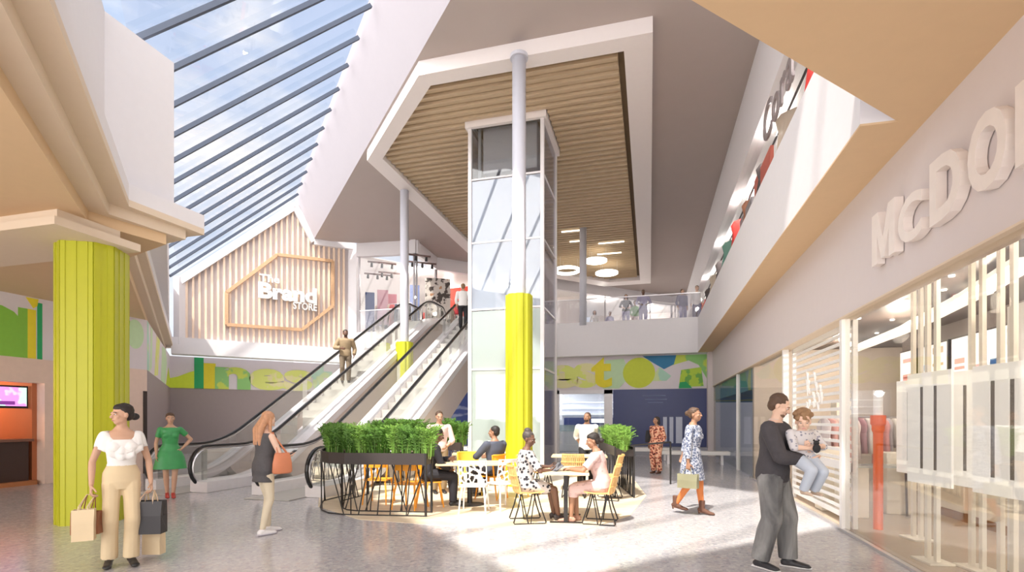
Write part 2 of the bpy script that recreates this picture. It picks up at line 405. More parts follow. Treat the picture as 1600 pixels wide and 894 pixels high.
# hexagonal ceiling frame
ZK = 9.8
A1, L1, B1, B2 = atZ(654, 118, ZK), atZ(568, 250, ZK), atZ(1020, 50, ZK), atZ(1016, 443, ZK)
L1 = A1 + U_*(L1-A1).dot(U_); B1 = V(B1.x, A1.y); B2 = V(B1.x, B2.y); L2 = V(L1.x, B2.y-6); L3 = V(L1.x+6, B2.y)
outer = [A1, L1, L2, L3, B2, B1]
w = .95
ia = V(A1.x+.32, A1.y+w); il = V(L1.x+w*.92, L1.y+.42)
inner = [atZ(673, 134, ZK), atZ(605, 250, ZK), None, None, None, atZ(975, 81, ZK)]
ai, li, bi = inner[0], inner[1], inner[5]
bi = V(bi.x, ai.y); li = ai+U_*(li-ai).dot(U_)
inner = [ai, li, V(li.x, L2.y-.4), V(L3.x+.4, B2.y-.9), V(bi.x, B2.y-.9), bi]
hc = empty('hexagonal_ceiling_panel', ((A1.x+B1.x)/2, (A1.y+B2.y)/2, ZK), 0, 'large white bordered polygonal ceiling panel filled with timber slats above the lift', 'ceiling panel')
bm = BM(); n = 6
o0 = [bm.verts.new((p.x, p.y, ZK)) for p in outer]; o1 = [bm.verts.new((p.x, p.y, ZC)) for p in outer]
i0 = [bm.verts.new((p.x, p.y, ZK)) for p in inner]; i1 = [bm.verts.new((p.x, p.y, ZC)) for p in inner]
for i in range(n):
    j = (i+1) % n
    for q in ((o0[i], o0[j], i0[j], i0[i]), (o0[i], o0[j], o1[j], o1[i]), (i0[i], i0[j], i1[j], i1[i]), (o1[i], o1[j], i1[j], i1[i])): bm.faces.new(q)
obj('border', bm, FRAMEW, hc, org=hc.location)
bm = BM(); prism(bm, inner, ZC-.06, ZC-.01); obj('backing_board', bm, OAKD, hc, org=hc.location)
bm = BM(); y = ai.y+.12
def xr(y):
    xs = []
    for i in range(6):
        a, b = inner[i], inner[(i+1) % 6]
        if (a.y-y)*(b.y-y) < 0: xs.append(a.x+(b.x-a.x)*(y-a.y)/(b.y-a.y))
    return min(xs), max(xs)
EX0, EX1, EY0, EY1 = -4.95, -2.85, 14.0, 16.0       # lift well
while y < B2.y-1:
    x0, x1 = xr(y)
    x0 += .03; x1 -= .16
    rs = [(x0, x1)]
    if EY0-.2 < y < EY1+.2: rs = [(x0, EX0-.15), (EX1+.15, x1)]
    for a, b in rs:
        A = [bm.verts.new((a, y+dy, z)) for dy, z in ((-.13, ZK+.10), (.13, ZK+.17), (.13, ZC-.06), (-.13, ZC-.06))]
        B = [bm.verts.new((b, y+dy, z)) for dy, z in ((-.13, ZK+.10), (.13, ZK+.17), (.13, ZC-.06), (-.13, ZC-.06))]
        for i in range(4):
            j = (i+1) % 4; bm.faces.new([A[i], A[j], B[j], B[i]])
        bm.faces.new(A[::-1]); bm.faces.new(B)
    y += .29
sl = obj('timber_slats', bm, OAKC, hc, org=hc.location)
bm = BM()
EG = .12
for (a, b, c, d) in ((EX0-EG, EX1+EG, EY0-EG, EY0), (EX0-EG, EX1+EG, EY1, EY1+EG), (EX0-EG, EX0, EY0, EY1), (EX1, EX1+EG, EY0, EY1)): box(bm, (a, c, ZK-.02), (b, d, ZC))
obj('lift_well_trim', bm, FRAMEW, hc, org=hc.location)
# --- upper level shopfront under the main ceiling -------------------------------
bm = BM(); pl = tp[1:]
def bandseg(bm, a, b, z0, z1, th=.25):
    d = (b-a).to_3d(); d.z = 0; d.normalize(); nrm = V(-d.y, d.x)
    wallprism(bm, a-d*.1, d, nrm, [(0, z0), ((b-a).length+.2, z0), ((b-a).length+.2, z1), (0, z1)], 0, th)
for a, b in zip(pl[:-1], pl[1:]): bandseg(bm, a, b, 9.5, ZC)
struct('wall_back', bm, WHITE)
wn = 3
for a, b in zip(pl[:-1], pl[1:]):
    bm = BM(); d = (b-a).normalized(); nrm = V(-d.y, d.x); Ls = (b-a).length
    wallprism(bm, a+nrm*.1, d, nrm, [(0, ZF), (Ls, ZF), (Ls, 9.5), (0, 9.5)], 0, .02)
    g = struct('window_%d' % wn, bm, glass('upper_shop_glass', (.97, .97, .97), gmin=.03, gmax=.12))
    bm = BM(); nseg = max(1, int(Ls/1.9))
    for i in range(nseg+1):
        p = a+nrm*.1+d*(Ls*i/nseg); beam(bm, (p.x, p.y, ZF), (p.x, p.y, 9.5), .07, .07)
    q = obj('mullions', bm, mat('mullion_grey', (.35, .33, .34), .4, metal=.4), g)
    wn += 1
bm = BM(); box(bm, (-22, 33.8, ZF), (-4, 34, 9.6)); box(bm, (-4, 40.7, ZF), (12, 40.9, 9.6)); struct('wall_back', bm, mat('shop_back', (.70, .64, .60), .7))
bm = BM(); prism(bm, [V(-24, 24), V(-13.5, 23), V(-11, 26), V(-9.5, 27.4), V(-5.6, 27.8), V(-5.6, 31.8), V(2.4, 38.2), V(2.4, 41), V(-24, 41)], 9.56, 9.6); struct('ceiling', bm, PWHITE)
# --- no wall behind the camera: left out so sky light floods the interior -----
# ================================================================== COLUMNS
def rect_column():
    c = atZ(107, 821, 0); c = V(-8.0, 5.85)
    root = empty('column', c, 0, 'broad lime green fluted column carrying the low gallery at the left', 'column')
    q, p_ = .21, .39
    outl = [(-q, -p_), (q, -p_), (p_, -q), (p_, q), (q, p_), (-q, p_), (-p_, q), (-p_, -q)]
    bm = BM(); prism(bm, [(x*.955, y*.955) for x, y in outl], 0, 4.03); obj('core', bm, LIMED, root)
    for i in range(8):
        a, b = V3((*outl[i], 0)), V3((*outl[(i+1) % 8], 0)); d = (b-a); n = 6 if i % 2 == 0 else 3; nr = V3((d.y, -d.x, 0)).normalized(); dn = d.normalized(); wd = d.length/n
        bm = BM()
        for k in range(n):
            off = -.008 if k % 2 else 0.0; e0 = .010 if k == 0 else .0; e1 = .010 if k == n-1 else .0
            s0 = a+dn*(wd*k+e0)+nr*off; s1 = a+dn*(wd*(k+1)-e1)+nr*off
            prism(bm, [(v.x, v.y) for v in (s0, s1, s1-nr*.03, s0-nr*.03)], 0, 4.03)
        obj('fluted_cladding', bm, LIME, root)
    root.rotation_euler = (0, 0, math.radians(26))
rect_column()
def round_column(px, t, top, label, clad=4.62, r=.31, rs=.155, z0=0):
    p = atT(px, t, z0); top -= z0; root = empty('column', p, 0, label, 'column', )
    bm = BM(); loft(bm, [(0, 0, 0), (0, 0, top)], [rs, rs], 24); obj('shaft', bm, SHAFT, root, smooth=True)
    bm = BM(); n = 48; pr = []
    if clad is None: return
    for k in range(n):
        a = 2*PI*k/n; q = r*(1 if k % 6 in (1, 2, 3, 4) else .93); pr.append((q*math.cos(a), q*math.sin(a)))
    prism(bm, pr, 0, clad); obj('fluted_cladding', bm, LIME, root)
    bm = BM(); loft(bm, [(0, 0, top-.08), (0, 0, top)], [rs+.05, rs+.05], 24); obj('collar', bm, SHAFT, root)
    return root
round_column(811, 11.8, 9.79, 'pale round column with tall lime green base standing in front of the glass lift', clad=4.32)
round_column(632, 18.8, ZC, 'slim pale round column rising between the two escalators, short green base visible', clad=4.3)
round_column(911, 22.8, 10.0, 'slim grey column in the upper floor beside the ring lamps', clad=None, z0=ZF)
# ================================================================== GLASS LIFT
lc = V((EX0+EX1)/2, (EY0+EY1)/2)
lift = empty('glass_lift', lc, 0, 'tall freestanding pale blue glass lift tower rising to the timber ceiling', 'lift')
bm = BM()
for x in (EX0, EX1):
    for y in (EY0, EY1): box(bm, (x-.05, y-.05, 0), (x+.05, y+.05, ZK+.2))
obj('corner_posts', bm, STEELW, lift, org=lc)
for zz0, zz1, gm in ((.0, 4.6, GLS_EL), (4.6, 8.3, GLS_E), (8.3, 9.95, GLS)):
    bm = BM(); box(bm, (EX0+.02, EY0-.01, zz0+.02), (EX1-.02, EY0+.01, zz1-.02)); obj('front_pane', bm, gm, lift, org=lc)
    bm = BM(); box(bm, (EX1-.01, EY0+.02, zz0+.02), (EX1+.01, EY1-.02, zz1-.02)); obj('side_pane', bm, GLS_ES, lift, org=lc)
    bm = BM(); box(bm, (EX0-.01, EY0+.02, zz0+.02), (EX0+.01, EY1-.02, zz1-.02)); obj('side_pane', bm, GLS_ES, lift, org=lc)
for z in (0, 2.9, 4.6, 6.5, 8.3, 9.9):
    bm = BM()
    for y in (EY0, EY1): box(bm, (EX0, y-.025, z), (EX1, y+.025, z+.05))
    for x in (EX0, EX1): box(bm, (x-.025, EY0, z), (x+.025, EY1, z+.05))
    obj('transom', bm, STEELW, lift, org=lc)
bm = BM()
for y in (EY0+.3, EY1-.3): box(bm, (EX0+.15, y-.04, 0), (EX0+.23, y+.04, 9.9))
for x in (EX0+.7, EX0+.78, EX1-.6): tube(bm, [(x, EY1-.2, 0), (x, EY1-.2, 9.9)], .015)
obj('guide_rails', bm, mat('lift_grey', (.30, .30, .34), .5), lift, org=lc)
bm = BM(); box(bm, (EX0+.3, EY0+.25, 8.6), (EX1-.2, EY1-.25, 9.9)); obj('machine_housing', bm, mat('lift_head', (.36, .34, .38), .6), lift, org=lc, bevel=.03)
bm = BM(); box(bm, (EX0+.3, EY0+.2, 0), (EX1-.15, EY0+.24, 2.5)); box(bm, (EX0+.3, EY0+.2, 2.5), (EX1-.15, EY1-.2, 2.65)); box(bm, (EX0+.3, EY1-.26, 0), (EX1-.15, EY1-.2, 2.5)); box(bm, (EX0+.3, EY0+.2, 0), (EX1-.15, EY1-.2, .08))
obj('lift_car', bm, glass('car_glass', (.9, .93, .95), bodyfac=.4, body=(.75, .78, .8)), lift, org=lc)
# ================================================================== ESCALATORS
BOT, INC0, INC1, TOP = 8.5, 10.55, 20.3, 22.2
SL = math.tan(math.radians(30))
def ez(y): return 0 if y < INC0 else (ZF if y > INC1 else (y-INC0)*ZF/(INC1-INC0))
def soft(y0, y1, n, off):
    out = []
    for i in range(n+1):
        y = y0+(y1-y0)*i/n
        z = sum(ez(y+d) for d in (-.6, -.4, -.2, 0, .2, .4, .6))/7
        out.append((y, z+off))
    return out
def escalator(xl, xr, label, cladside):
    root = empty('escalator', ((xl+xr)/2, BOT, 0), 0, label, 'escalator', 'pair of escalators up to the upper floor')
    org = V3(root.location)
    # steps
    bm = BM(); y = BOT+.7; prof = []
    n = int((INC1-INC0)/.38)
    box(bm, (xl+.1, BOT-.35, .004), (xr-.1, INC0, .02)); box(bm, (xl+.1, INC1, ZF-.03), (xr-.1, TOP+.2, ZF+.004))
    for i in range(n):
        y0 = INC0+(INC1-INC0)*i/n; z0 = ZF*(i+1)/(n+0.0); z1 = z0-ZF/n-.15
        box(bm, (xl+.1, y0, max(z1, 0.002)), (xr-.1, y0+(INC1-INC0)/n+.01, z0-.02))
    obj('steps', bm, mat('step_metal', (.52, .50, .47), .45, metal=.25), root, org=org)
    for x in (xl, xr):
        hr = soft(BOT+.45, TOP-.45, 60, .95)
        # newel loops: lower end curls forward and down, upper end likewise
        low = [(BOT+.45-.43*math.sin(a), .52+.43*math.cos(a)) for a in [PI*k/12 for k in range(0, 12)]][::-1]
        upn = [(TOP-.45+.43*math.sin(a), ZF+.52+.43*math.cos(a)) for a in [PI*k/12 for k in range(1, 12)]]
        path = low+hr+upn
        bm = BM(); loft(bm, [(x, y, z) for y, z in path], [(.042, .03)]*len(path), 8, ref=(1, 0, 0)); 
        foot = path[0]; beam(bm, (x, foot[0], foot[1]), (x, foot[0]+.32, foot[1]-.01), .07, .09)
        obj('handrail', bm, RUBBER, root, org=org, smooth=False)
        bm = BM(); cy = lambda p, k: p
        inn = [(y+(0.055 if i < 12 else (-.055 if i >= len(low)+len(hr) else 0))*(math.sin(PI*(i if i < 12 else i-len(low)-len(hr)+1)/12)), z-.055*(1 if i >= 12 and i < len(low)+len(hr) else math.cos(0 if False else (PI*(11-i)/12 if i < 12 else PI*(i-len(low)-len(hr)+1)/12)))) for i, (y, z) in enumerate(path)]
        loft(bm, [(x, y, z) for y, z in inn], [(.035, .018)]*len(inn), 6, ref=(1, 0, 0)); obj('rail_track', bm, STEEL, root, org=org)
        # glass balustrade
        bm = BM(); deck = soft(BOT+.3, TOP-.3, 60, .22)
        topp = soft(BOT+.3, TOP-.3, 60, .90)
        for i in range(60):
            (ya, za), (yb, zb_) = deck[i], deck[i+1]; (yc, zc), (yd, zd) = topp[i], topp[i+1]
            quad(bm, [(x, ya, za), (x, yb, zb_), (x, yd, zd), (x, yc, zc)])
        # rounded glass ends
        for cyy, zz, sg_ in ((BOT+.45, 0, -1), (TOP-.45, ZF, 1)):
            arc = [(cyy+sg_*.37*math.sin(a), zz+.52+.37*math.cos(a)) for a in [PI*k/12 for k in range(13)]]
            bm.faces.new([bm.verts.new((x, yy, z2)) for yy, z2 in arc])
        obj('glass_panel', bm, GLS_R, root, org=org)
        # deck capping, broad and pale
        out = -1 if x == xl else 1
        lo_ = soft(BOT+.15, TOP-.1, 60, .22)
        bm = BM(); A = []
        for i, (y, z) in enumerate(lo_):
            z = max(z, .10); a, b = (x-.13*1, x+.13)
            if out > 0: b = x+.30
            else: a = x-.16
            h = .20 if y > INC0-.6 else .10
            A.append([bm.verts.new(p) for p in ((a, y, z-.22+.005), (b, y, z-.22+.005), (b, y, z), (a, y, z+.02))])
        for i in range(len(A)-1):
            for k in range(4):
                j = (k+1) % 4; bm.faces.new([A[i][k], A[i][j], A[i+1][j], A[i+1][k]])
        bm.faces.new(A[0][::-1]); bm.faces.new(A[-1])
        obj('deck_capping', bm, STEELW, root, org=org)
    # truss cladding under the flight (side faces and soffit)
    bm = BM(); x0, x1 = xl-.12, xr+.27
    topl = soft(BOT+.6, TOP, 40, .0)
    pts = []
    for y, z in topl: pts.append((y, z, max(0.003, z-1.15*(1 if y > INC0+.6 else 0))))
    A = [[bm.verts.new((x0, y, zb_)), bm.verts.new((x1, y, zb_)), bm.verts.new((x1, y, z+.003)), bm.verts.new((x0, y, z+.003))] for y, z, zb_ in pts]
    for i in range(len(A)-1):
        for k in (0, 1, 3):
            j = (k+1) % 4
            bm.faces.new([A[i][k], A[i][j], A[i+1][j], A[i+1][k]])
    obj('truss_cladding', bm, mat('truss_cladding', (.66, .56, .50), .5, var=.03), root, org=org)
    return root
escalator(-10.2, -9.05, 'left escalator of the pair, nearer the mauve wall, carrying a bearded man', 1)
escalator(-7.5, -6.3, 'right escalator of the pair, beside the planter, carrying a man in a white shirt', 1)
# ================================================================== UPPER LEVEL BALUSTRADES
def balustrade(a, b, label, h=1.02):
    a, b = V3(a), V3(b); root = empty('glass_balustrade', a, 0, label, 'balustrade')
    bm = BM(); d = (b-a).normalized(); beam(bm, a+V3((0, 0, h/2)), b+V3((0, 0, h/2)), .02, h-.04); obj('glass_panel', bm, glass('parapet_glass', (.93, .93, .95), gmin=.03, gmax=.15, bodyfac=.12, body=(.8, .78, .82)), root, org=a)
    bm = BM(); beam(bm, a+V3((0, 0, h)), b+V3((0, 0, h)), .05, .035); obj('handrail', bm, STEEL, root, org=a)
balustrade((-5.3, YB+.06, 5.78), (XF+.08, YB+.06, 5.78), 'glass balustrade along the far upper balcony in front of the leaning shoppers')
balustrade((-13.3, 21.95, ZF), (-10.9, 21.95, ZF), 'short glass balustrade between the slatted wall and the left escalator')
# ================================================================== WALL GRAPHICS (flat printed lettering and shapes)
def graphic(name, label, O, u, nrm, items):
    root = empty(name, O, 0, label, 'wall graphic')
    for it in items:
        bm = BM(); k = it[0]; m = it[-1]
        if k == 't': lettering(bm, it[1], V3(O)+V3(u)*it[2]+V3((0, 0, it[3])), u, nrm, it[4], it[5], .012*it[6], .045, spacing=.95)
        elif k == 'd': disc(bm, V3(O), u, nrm, it[1], V3(O).z+it[2], it[3], .004*it[4], it[5])
        elif k == 'r': wallprism(bm, V3(O), u, nrm, [(it[1], O[2]+it[2]), (it[3], O[2]+it[2]), (it[3], O[2]+it[4]), (it[1], O[2]+it[4])], 0, .004*it[5])
        elif k == 'p': wallprism(bm, V3(O), u, nrm, [(s, O[2]+z) for s, z in it[1]], 0, .004*it[2])
        obj('printed_shape' if k != 't' else 'printed_letters', bm, m, root, org=O)
    return root
MIXG = pattern('mixed_green_print', (.62, .72, .12), (.30, .60, .20), 1.2, .5, kind='noise')
MIXG2 = pattern('washed_green_print', (.66, .78, .40), (.45, .70, .55), 1.4, .52, kind='noise')
MIXY = pattern('lime_yellow_print', (.74, .80, .22), (.80, .76, .40), 1.3, .48, kind='noise')
KO = Kp+U_*-.02; KO = V(KO.x, KO.y, 2.9)
graphic('wall_graphic', 'lime and green lettering inesto printed on the band below the slatted gable wall', KO, W_, -U_, [
    ('p', [(0, 0), (1.15, 0), (1.15, .85), (.75, .72), (.3, .5), (0, .42)], 1, GLIME),
    ('r', .92, 0, 1.28, 1.38, 2, GREEND), ('r', 1.28, 0, 1.75, 1.15, 1, GYEL),
    ('t', 'n', 1.72, 0, 1.45, 1.02, 1, MIXG), ('t', 'e', 3.1, 0, 1.55, 1.02, 1, MIXY), ('t', 's', 4.6, 0, 1.3, 1.02, 2, MIXY),
    ('t', 't', 5.7, 0, 1.2, 1.30, 1, MIXG2), ('t', 'o', 6.9, 0, 1.6, 1.02, 2, MIXY)])
UO = V(XL, YL, 2.9)
graphic('wall_graphic', 'pale green leafy print on the angled band beyond the salmon food shop', UO+V(S2, S2)*.0, U_, W_, [
    ('p', [(0, 0), (.6, 0), (.4, 1.38), (0, 1.38)], 1, MIXG2), ('p', [(.7, 0), (1.3, .2), (1.6, 1.38), (1.0, 1.38)], 1, GPALE),
    ('p', [(2.2, 0), (3.4, .1), (4.2, 1.38), (2.9, 1.38)], 1, MIXY), ('p', [(4.6, 0), (6.6, 0), (7.5, .9), (6.8, 1.38), (5.2, 1.3)], 1, GPALE),
    ('p', [(7.0, 0), (9.3, 0), (9.3, .45), (8.3, .8)], 1, GLIME)])
LO = V(XL, 0, 2.9)
def lx(px): return atX(px, XL).y
graphic('wall_graphic', 'giant green and yellow letters printed on the band above the orange food shop', LO, V(0, 1), V(1, 0), [
    ('t', 'n', lx(0)-1.1, 0, lx(36)-lx(0)+1.1, 1.12, 1, GREEN), ('r', lx(43), 0, lx(56), 1.12, 2, GYEL), ('r', lx(58), 0, lx(66), 1.30, 1, GREEND),
    ('p', [(lx(40), 1.38), (lx(60), 1.38), (lx(58), 1.22), (lx(52), 1.15)], 2, GYEL), ('r', lx(28), 0, lx(43), 1.12, 1, GREEN),
    ('t', 'a', lx(146), 0, lx(196)-lx(146), 1.12, 1, mat('olive_lime_print', (.50, .56, .04), .6)), ('p', [(10.55, .0), (10.85, .05), (10.95, 1.3), (10.6, 1.05), (10.35, .9)], 2, GREEN),
    ('d', 11.1, .95, .25, 1, .4, GPALE)])
BO = V(-16, YG-.002, 2.82)
graphic('wall_graphic', 'lime arcs, lime disc and blue blob printed on the far wall band', BO, V(1, 0), V(0, -1), [
    ('t', 'n', 10.2, .05, 1.4, 1.05, 1, GYEL), ('t', 'e', 11.4, .1, 1.5, 1.05, 2, MIXY), ('t', 's', 12.7, .1, 1.1, 1.1, 1, MIXY), ('t', 't', 13.5, .1, .9, 1.35, 2, GYEL),
    ('p', [(14.0, .05), (14.7, .05), (15.2, .6), (14.9, 1.35), (14.1, 1.3)], 1, GPALE),
    ('d', 15.55, .72, .68, 3, .66, mat('lime_disc', (.60, .68, .05), .6)), ('p', [(15.7, 1.44), (17.1, 1.44), (17.0, 1.05), (16.6, .85), (16.2, 1.1)], 4, GBLUE),
    ('p', [(16.0, .35), (16.7, .35), (16.9, .55), (16.4, .95)], 2, MIXG2), ('p', [(16.9, 1.0), (17.1, 1.44), (18.45, 1.44), (18.45, .2), (18.0, 1.0), (17.6, 1.2)], 1, MIXG),
    ('p', [(17.2, .06), (18.2, .1), (18.1, .9), (17.3, .8)], 3, pattern('leafy_print', (.50, .70, .08), (.20, .48, .10), 3, .48, kind='noise')), ('p', [(17.2, .02), (17.75, .02), (17.5, .3), (17.25, .28)], 4, GREEND)])
# ================================================================== RIGHT-HAND SHOP SIGN
def onS(px, py):
    d = ray(px, py); t = XS/d[0]; return V3((XS, d[1]*t, H0+d[2]*t))
sgn = empty('shop_sign', (XS, 6.9, 3.28), 0, 'large raised cream capital lettering on the pinkish fascia over the right-hand shop', 'sign')
for ch, y0, w_, h_ in (('M', 6.66, .56, .56), ('C', 6.03, .47, .45), ('D', 5.42, .48, .56), ('O', 4.85, .46, .58), ('N', 4.30, .46, .56)):
    bm = BM()
    if ch == 'M': wallprism(bm, V3((XS-.01, y0, 0)), V(0, -1), V(-1, 0), [(a*w_, 3.21+b*h_) for a, b in ((0, 0), (.24, 0), (.24, .55), (.43, .05), (.57, .05), (.76, .55), (.76, 0), (1, 0), (1, 1), (.72, 1), (.5, .42), (.28, 1), (0, 1))], 0, .08)
    else: lettering(bm, ch, (XS-.01, y0, 3.21), V(0, -1), V(-1, 0), w_, h_, .08, .012 if ch == 'M' else .032)
    obj('letter', bm, mat('sign_cream', (.86, .78, .73), .5), sgn, org=sgn.location)
# ================================================================== RIGHT SHOP: front and interior
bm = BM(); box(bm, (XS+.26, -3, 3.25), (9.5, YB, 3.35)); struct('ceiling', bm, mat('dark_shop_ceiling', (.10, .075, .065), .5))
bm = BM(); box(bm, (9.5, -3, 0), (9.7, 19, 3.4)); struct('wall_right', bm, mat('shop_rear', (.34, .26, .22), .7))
bm = BM(); box(bm, (2.6, 14.5, 0), (9.5, 14.7, 3.3)); struct('wall_right', bm, mat('shop_divider', (.62, .54, .46), .7))
bm = BM(); box(bm, (XS+.02, -3, 0.0), (9.5, 14.6, .012)); struct('floor', bm, mat('shop_floor', (.50, .40, .31), .25, scale=1.2))
bm = BM(); box(bm, (XS, -3, .0), (XS+.06, 14.6, .03)); struct('trim_7', bm, STEEL)
# shopfront glass bays
def mull(px=None, y=None, w=.09, name='trim_8', z1=2.88, m=PWHITE, x=XS+.06):
    y = y if y is not None else atX(px, XS).y
    bm = BM(); box(bm, (x-.05, y-w/2, 0), (x+.05, y+w/2, z1)); struct(name, bm, m)
ys = [atX(p, XS).y for p in (1222, 1312)]
for p in (1150, 1222, 1312): mull(px=p)
n_ = 20
for a, b in ((YB-.1, ys[0]+.05), (ys[1]-.05, 3.2), (3.2, -2)):
    bm = BM(); box(bm, (XS+.05, min(a, b), .03), (XS+.065, max(a, b), 2.86)); struct('window_%d' % n_, bm, glass('shop_glass', (.96, .96, .95), gmin=.04, gmax=.22)); n_ += 1
# neighbouring unit: blue panels reflected in its glass, put in as coloured walls
bm = BM(); box(bm, (4.9, 14.7, 0), (5.0, YB+3, 2.3)); struct('wall_right', bm, NAVY)
bm = BM(); box(bm, (2.6, 14.8, 2.3), (5.0, YB+3, 3.2)); struct('wall_right', bm, pattern('blue_green_reflection', (.10, .28, .34), (.30, .42, .12), .5, .5, kind='noise'))
# white slatted screen with a leafy lattice
scr = empty('slatted_screen', (XS+.2, (ys[0]+ys[1])/2, 0), 0, 'white framed slatted screen behind the man holding the toddler', 'screen')
bm = BM(); L_ = ys[0]-ys[1]-.12; org = V3(scr.location)
for y in (-L_/2, L_/2): box(bm, (-.03, y-.03, 0.0), (.03, y+.03, 2.86))
box(bm, (-.03, -L_/2, .10), (.03, L_/2, .18)); box(bm, (-.03, -L_/2, .78), (.03, L_/2, .90)); box(bm, (-.03, -L_/2, 2.78), (.03, L_/2, 2.86))
obj('frame', bm, PWHITE, scr)
bm = BM(); z = .22
while z < 2.75:
    if not .72 < z < .92: box(bm, (-.035, -L_/2, z), (.0, L_/2, z+.045))
    z += .118
obj('slats', bm, PWHITE, scr)
random.seed(4)
for i in range(22):
    y = random.uniform(-.35, .5); zz = random.uniform(1.6, 2.15); a = random.uniform(.3, 1.4); l = random.uniform(.12, .25)
    p = [V3((-.06, y+l*t*math.cos(a)-.04*math.sin(PI*t), zz+l*t*math.sin(a)+.04*math.sin(PI*t))) for t in (0, .3, .6, 1)]
    bm = BM(); loft(bm, p, [.006, .02, .02, .004], 6); obj('leaf_motif', bm, PWHITE, scr)
# tall white portal pylons with dark slots
def pylon():
    r = empty('menu_pylon', (0, 0, 0)); tag(r, '-', 'display stand', 'white display pylons inside the right-hand shop')
    bm = BM()
    for y in (-.07, .07): box(bm, (-.02, y-.022, .012), (.02, y+.022, 3.25))
    obj('posts', bm, PCREAM, r)
    bm = BM(); box(bm, (-.12, -.16, .012), (.12, .16, .035)); obj('base_plate', bm, PCREAM, r, bevel=.004)
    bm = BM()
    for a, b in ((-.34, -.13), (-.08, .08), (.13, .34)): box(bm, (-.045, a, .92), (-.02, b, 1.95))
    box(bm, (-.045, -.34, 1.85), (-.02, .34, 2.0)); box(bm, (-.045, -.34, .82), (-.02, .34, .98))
    obj('panel', bm, mat('glowing_white_panel', (.88, .85, .80), .4, var=.02, emit=.32), r, bevel=.004)  # faint emission put into the panel to brighten it; no lamp behind
    bm = BM()
    for a, b in ((-.13, -.08), (.08, .13)): box(bm, (-.04, a, .98), (-.025, b, 1.85))
    obj('slot', bm, mat('slot_dark', (.22, .19, .16), .4), r)
    return r
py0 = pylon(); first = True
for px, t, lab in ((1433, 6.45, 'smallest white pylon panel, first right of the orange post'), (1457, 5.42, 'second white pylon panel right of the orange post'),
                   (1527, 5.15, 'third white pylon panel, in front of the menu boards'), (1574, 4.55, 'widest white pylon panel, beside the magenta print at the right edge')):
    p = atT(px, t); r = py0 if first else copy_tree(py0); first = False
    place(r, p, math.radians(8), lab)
# magenta printed banner
bm = BM(); box(bm, (-.01, -.22, .0), (.01, .22, 2.6)); bp = atT(1600, 4.9, .013)
bn = obj('printed_banner', bm, PWHITE); place(bn, bp, 0); tag(bn, 'white standing banner with magenta figures at the right edge of the photo', 'banner')
bm = BM(); lettering(bm, '80', (-.02, .20, 1.5), V(0, -1), V(-1, 0), .36, .32, .01, .04); obj('printed_figures', bm, mat('magenta', (.80, .02, .42), .5), bn)
# lit menu boards over the counter
MB_ = V(5.2, 0); 
mg = 'lit menu boards above the counter'
random.seed(11)
cols = [(.88, .86, .84), (.80, .84, .88), (.90, .84, .82), (.86, .88, .90)]
rowpx = ((1418, 'white menu board with pink print, leftmost of the lit row'), (1445, 'pale menu board second from the left in the lit row'), (1466, 'narrow white menu board third in the lit row'),
         (1500, 'white menu board with green and brown pictures in the lit row'), (1532, 'pale menu board behind the third pylon'), (1556, 'menu board with blue picture and salmon foot'), (1590, 'white menu board farthest right in the lit row'))
for i, (px, lab) in enumerate(rowpx):
    p = atX(px, 5.2, 1.95)
    r = empty('menu_board', p, 0, lab, 'menu board', None)
    nxt = atX(rowpx[i+1][0], 5.2).y if i < 6 else p.y-.9
    hw = abs(p.y-nxt)/2*.92 if i < 6 else .4
    bm = BM(); box(bm, (0, -hw, -.15), (.06, hw, 1.0)); obj('casing', bm, BLACK, r)
    bm = BM(); box(bm, (-.012, -hw+.03, -.12), (0, hw-.03, .97)); obj('face', bm, mat('menu_face_%d' % (i % 4), cols[i % 4], .4, emit=.45, var=.02), r)
    bm = BM()
    for k in range(3):
        zz = random.uniform(0, .8); ww = random.uniform(.08, .2); box(bm, (-.018, -hw*.6, zz), (-.012, hw*.5, zz+ww*.6))
    obj('picture', bm, mat('menu_pic_%d' % (i % 4), [(.75, .35, .35), (.25, .45, .65), (.55, .42, .25), (.72, .3, .25)][i % 4], .5, emit=.2), r)
# bulkhead + light band
bm = BM(); box(bm, (5.28, 3, 1.6), (5.5, 13, 3.25)); struct('wall_right', bm, mat('menu_bulkhead', (.16, .13, .12), .6))
lb = [atZ(1318, 508, 3.15), atZ(1330, 548, 3.15), atZ(1420, 512, 3.15), atZ(1520, 460, 3.15), atZ(1610, 405, 3.15)]
bm = BM()
for a, b in zip(lb[:-1], lb[1:]): beam(bm, a, b, .30, .06)
for q in lb[1:-1]: box(bm, (q.x-.15, q.y-.15, 3.12), (q.x+.15, q.y+.15, 3.18))
tag(obj('light_band', bm, mat('light_band', (.92, .88, .80), .5, emit=.8)), 'bent cream light band on the dark ceiling of the right-hand shop', 'ceiling light')
dl = None
for i, (px, py) in enumerate(((1342, 497), (1394, 499), (1415, 470), (1475, 452), (1487, 430), (1370, 520))):
    p = atZ(px, py, 3.24)
    if dl is None:
        bm = BM(); loft(bm, [(0, 0, 0), (0, 0, -.02)], [.035, .03], 16); dl = obj('downlight', bm, mat('lamp_face', (1, .95, .85), .5, emit=3)); o = dl
    else: o = dl.copy(); C.objects.link(o)
    o.location = p; tag(o, 'small round recessed downlight in the dark ceiling of the right-hand shop', 'downlight', 'recessed downlights in the right-hand shop')
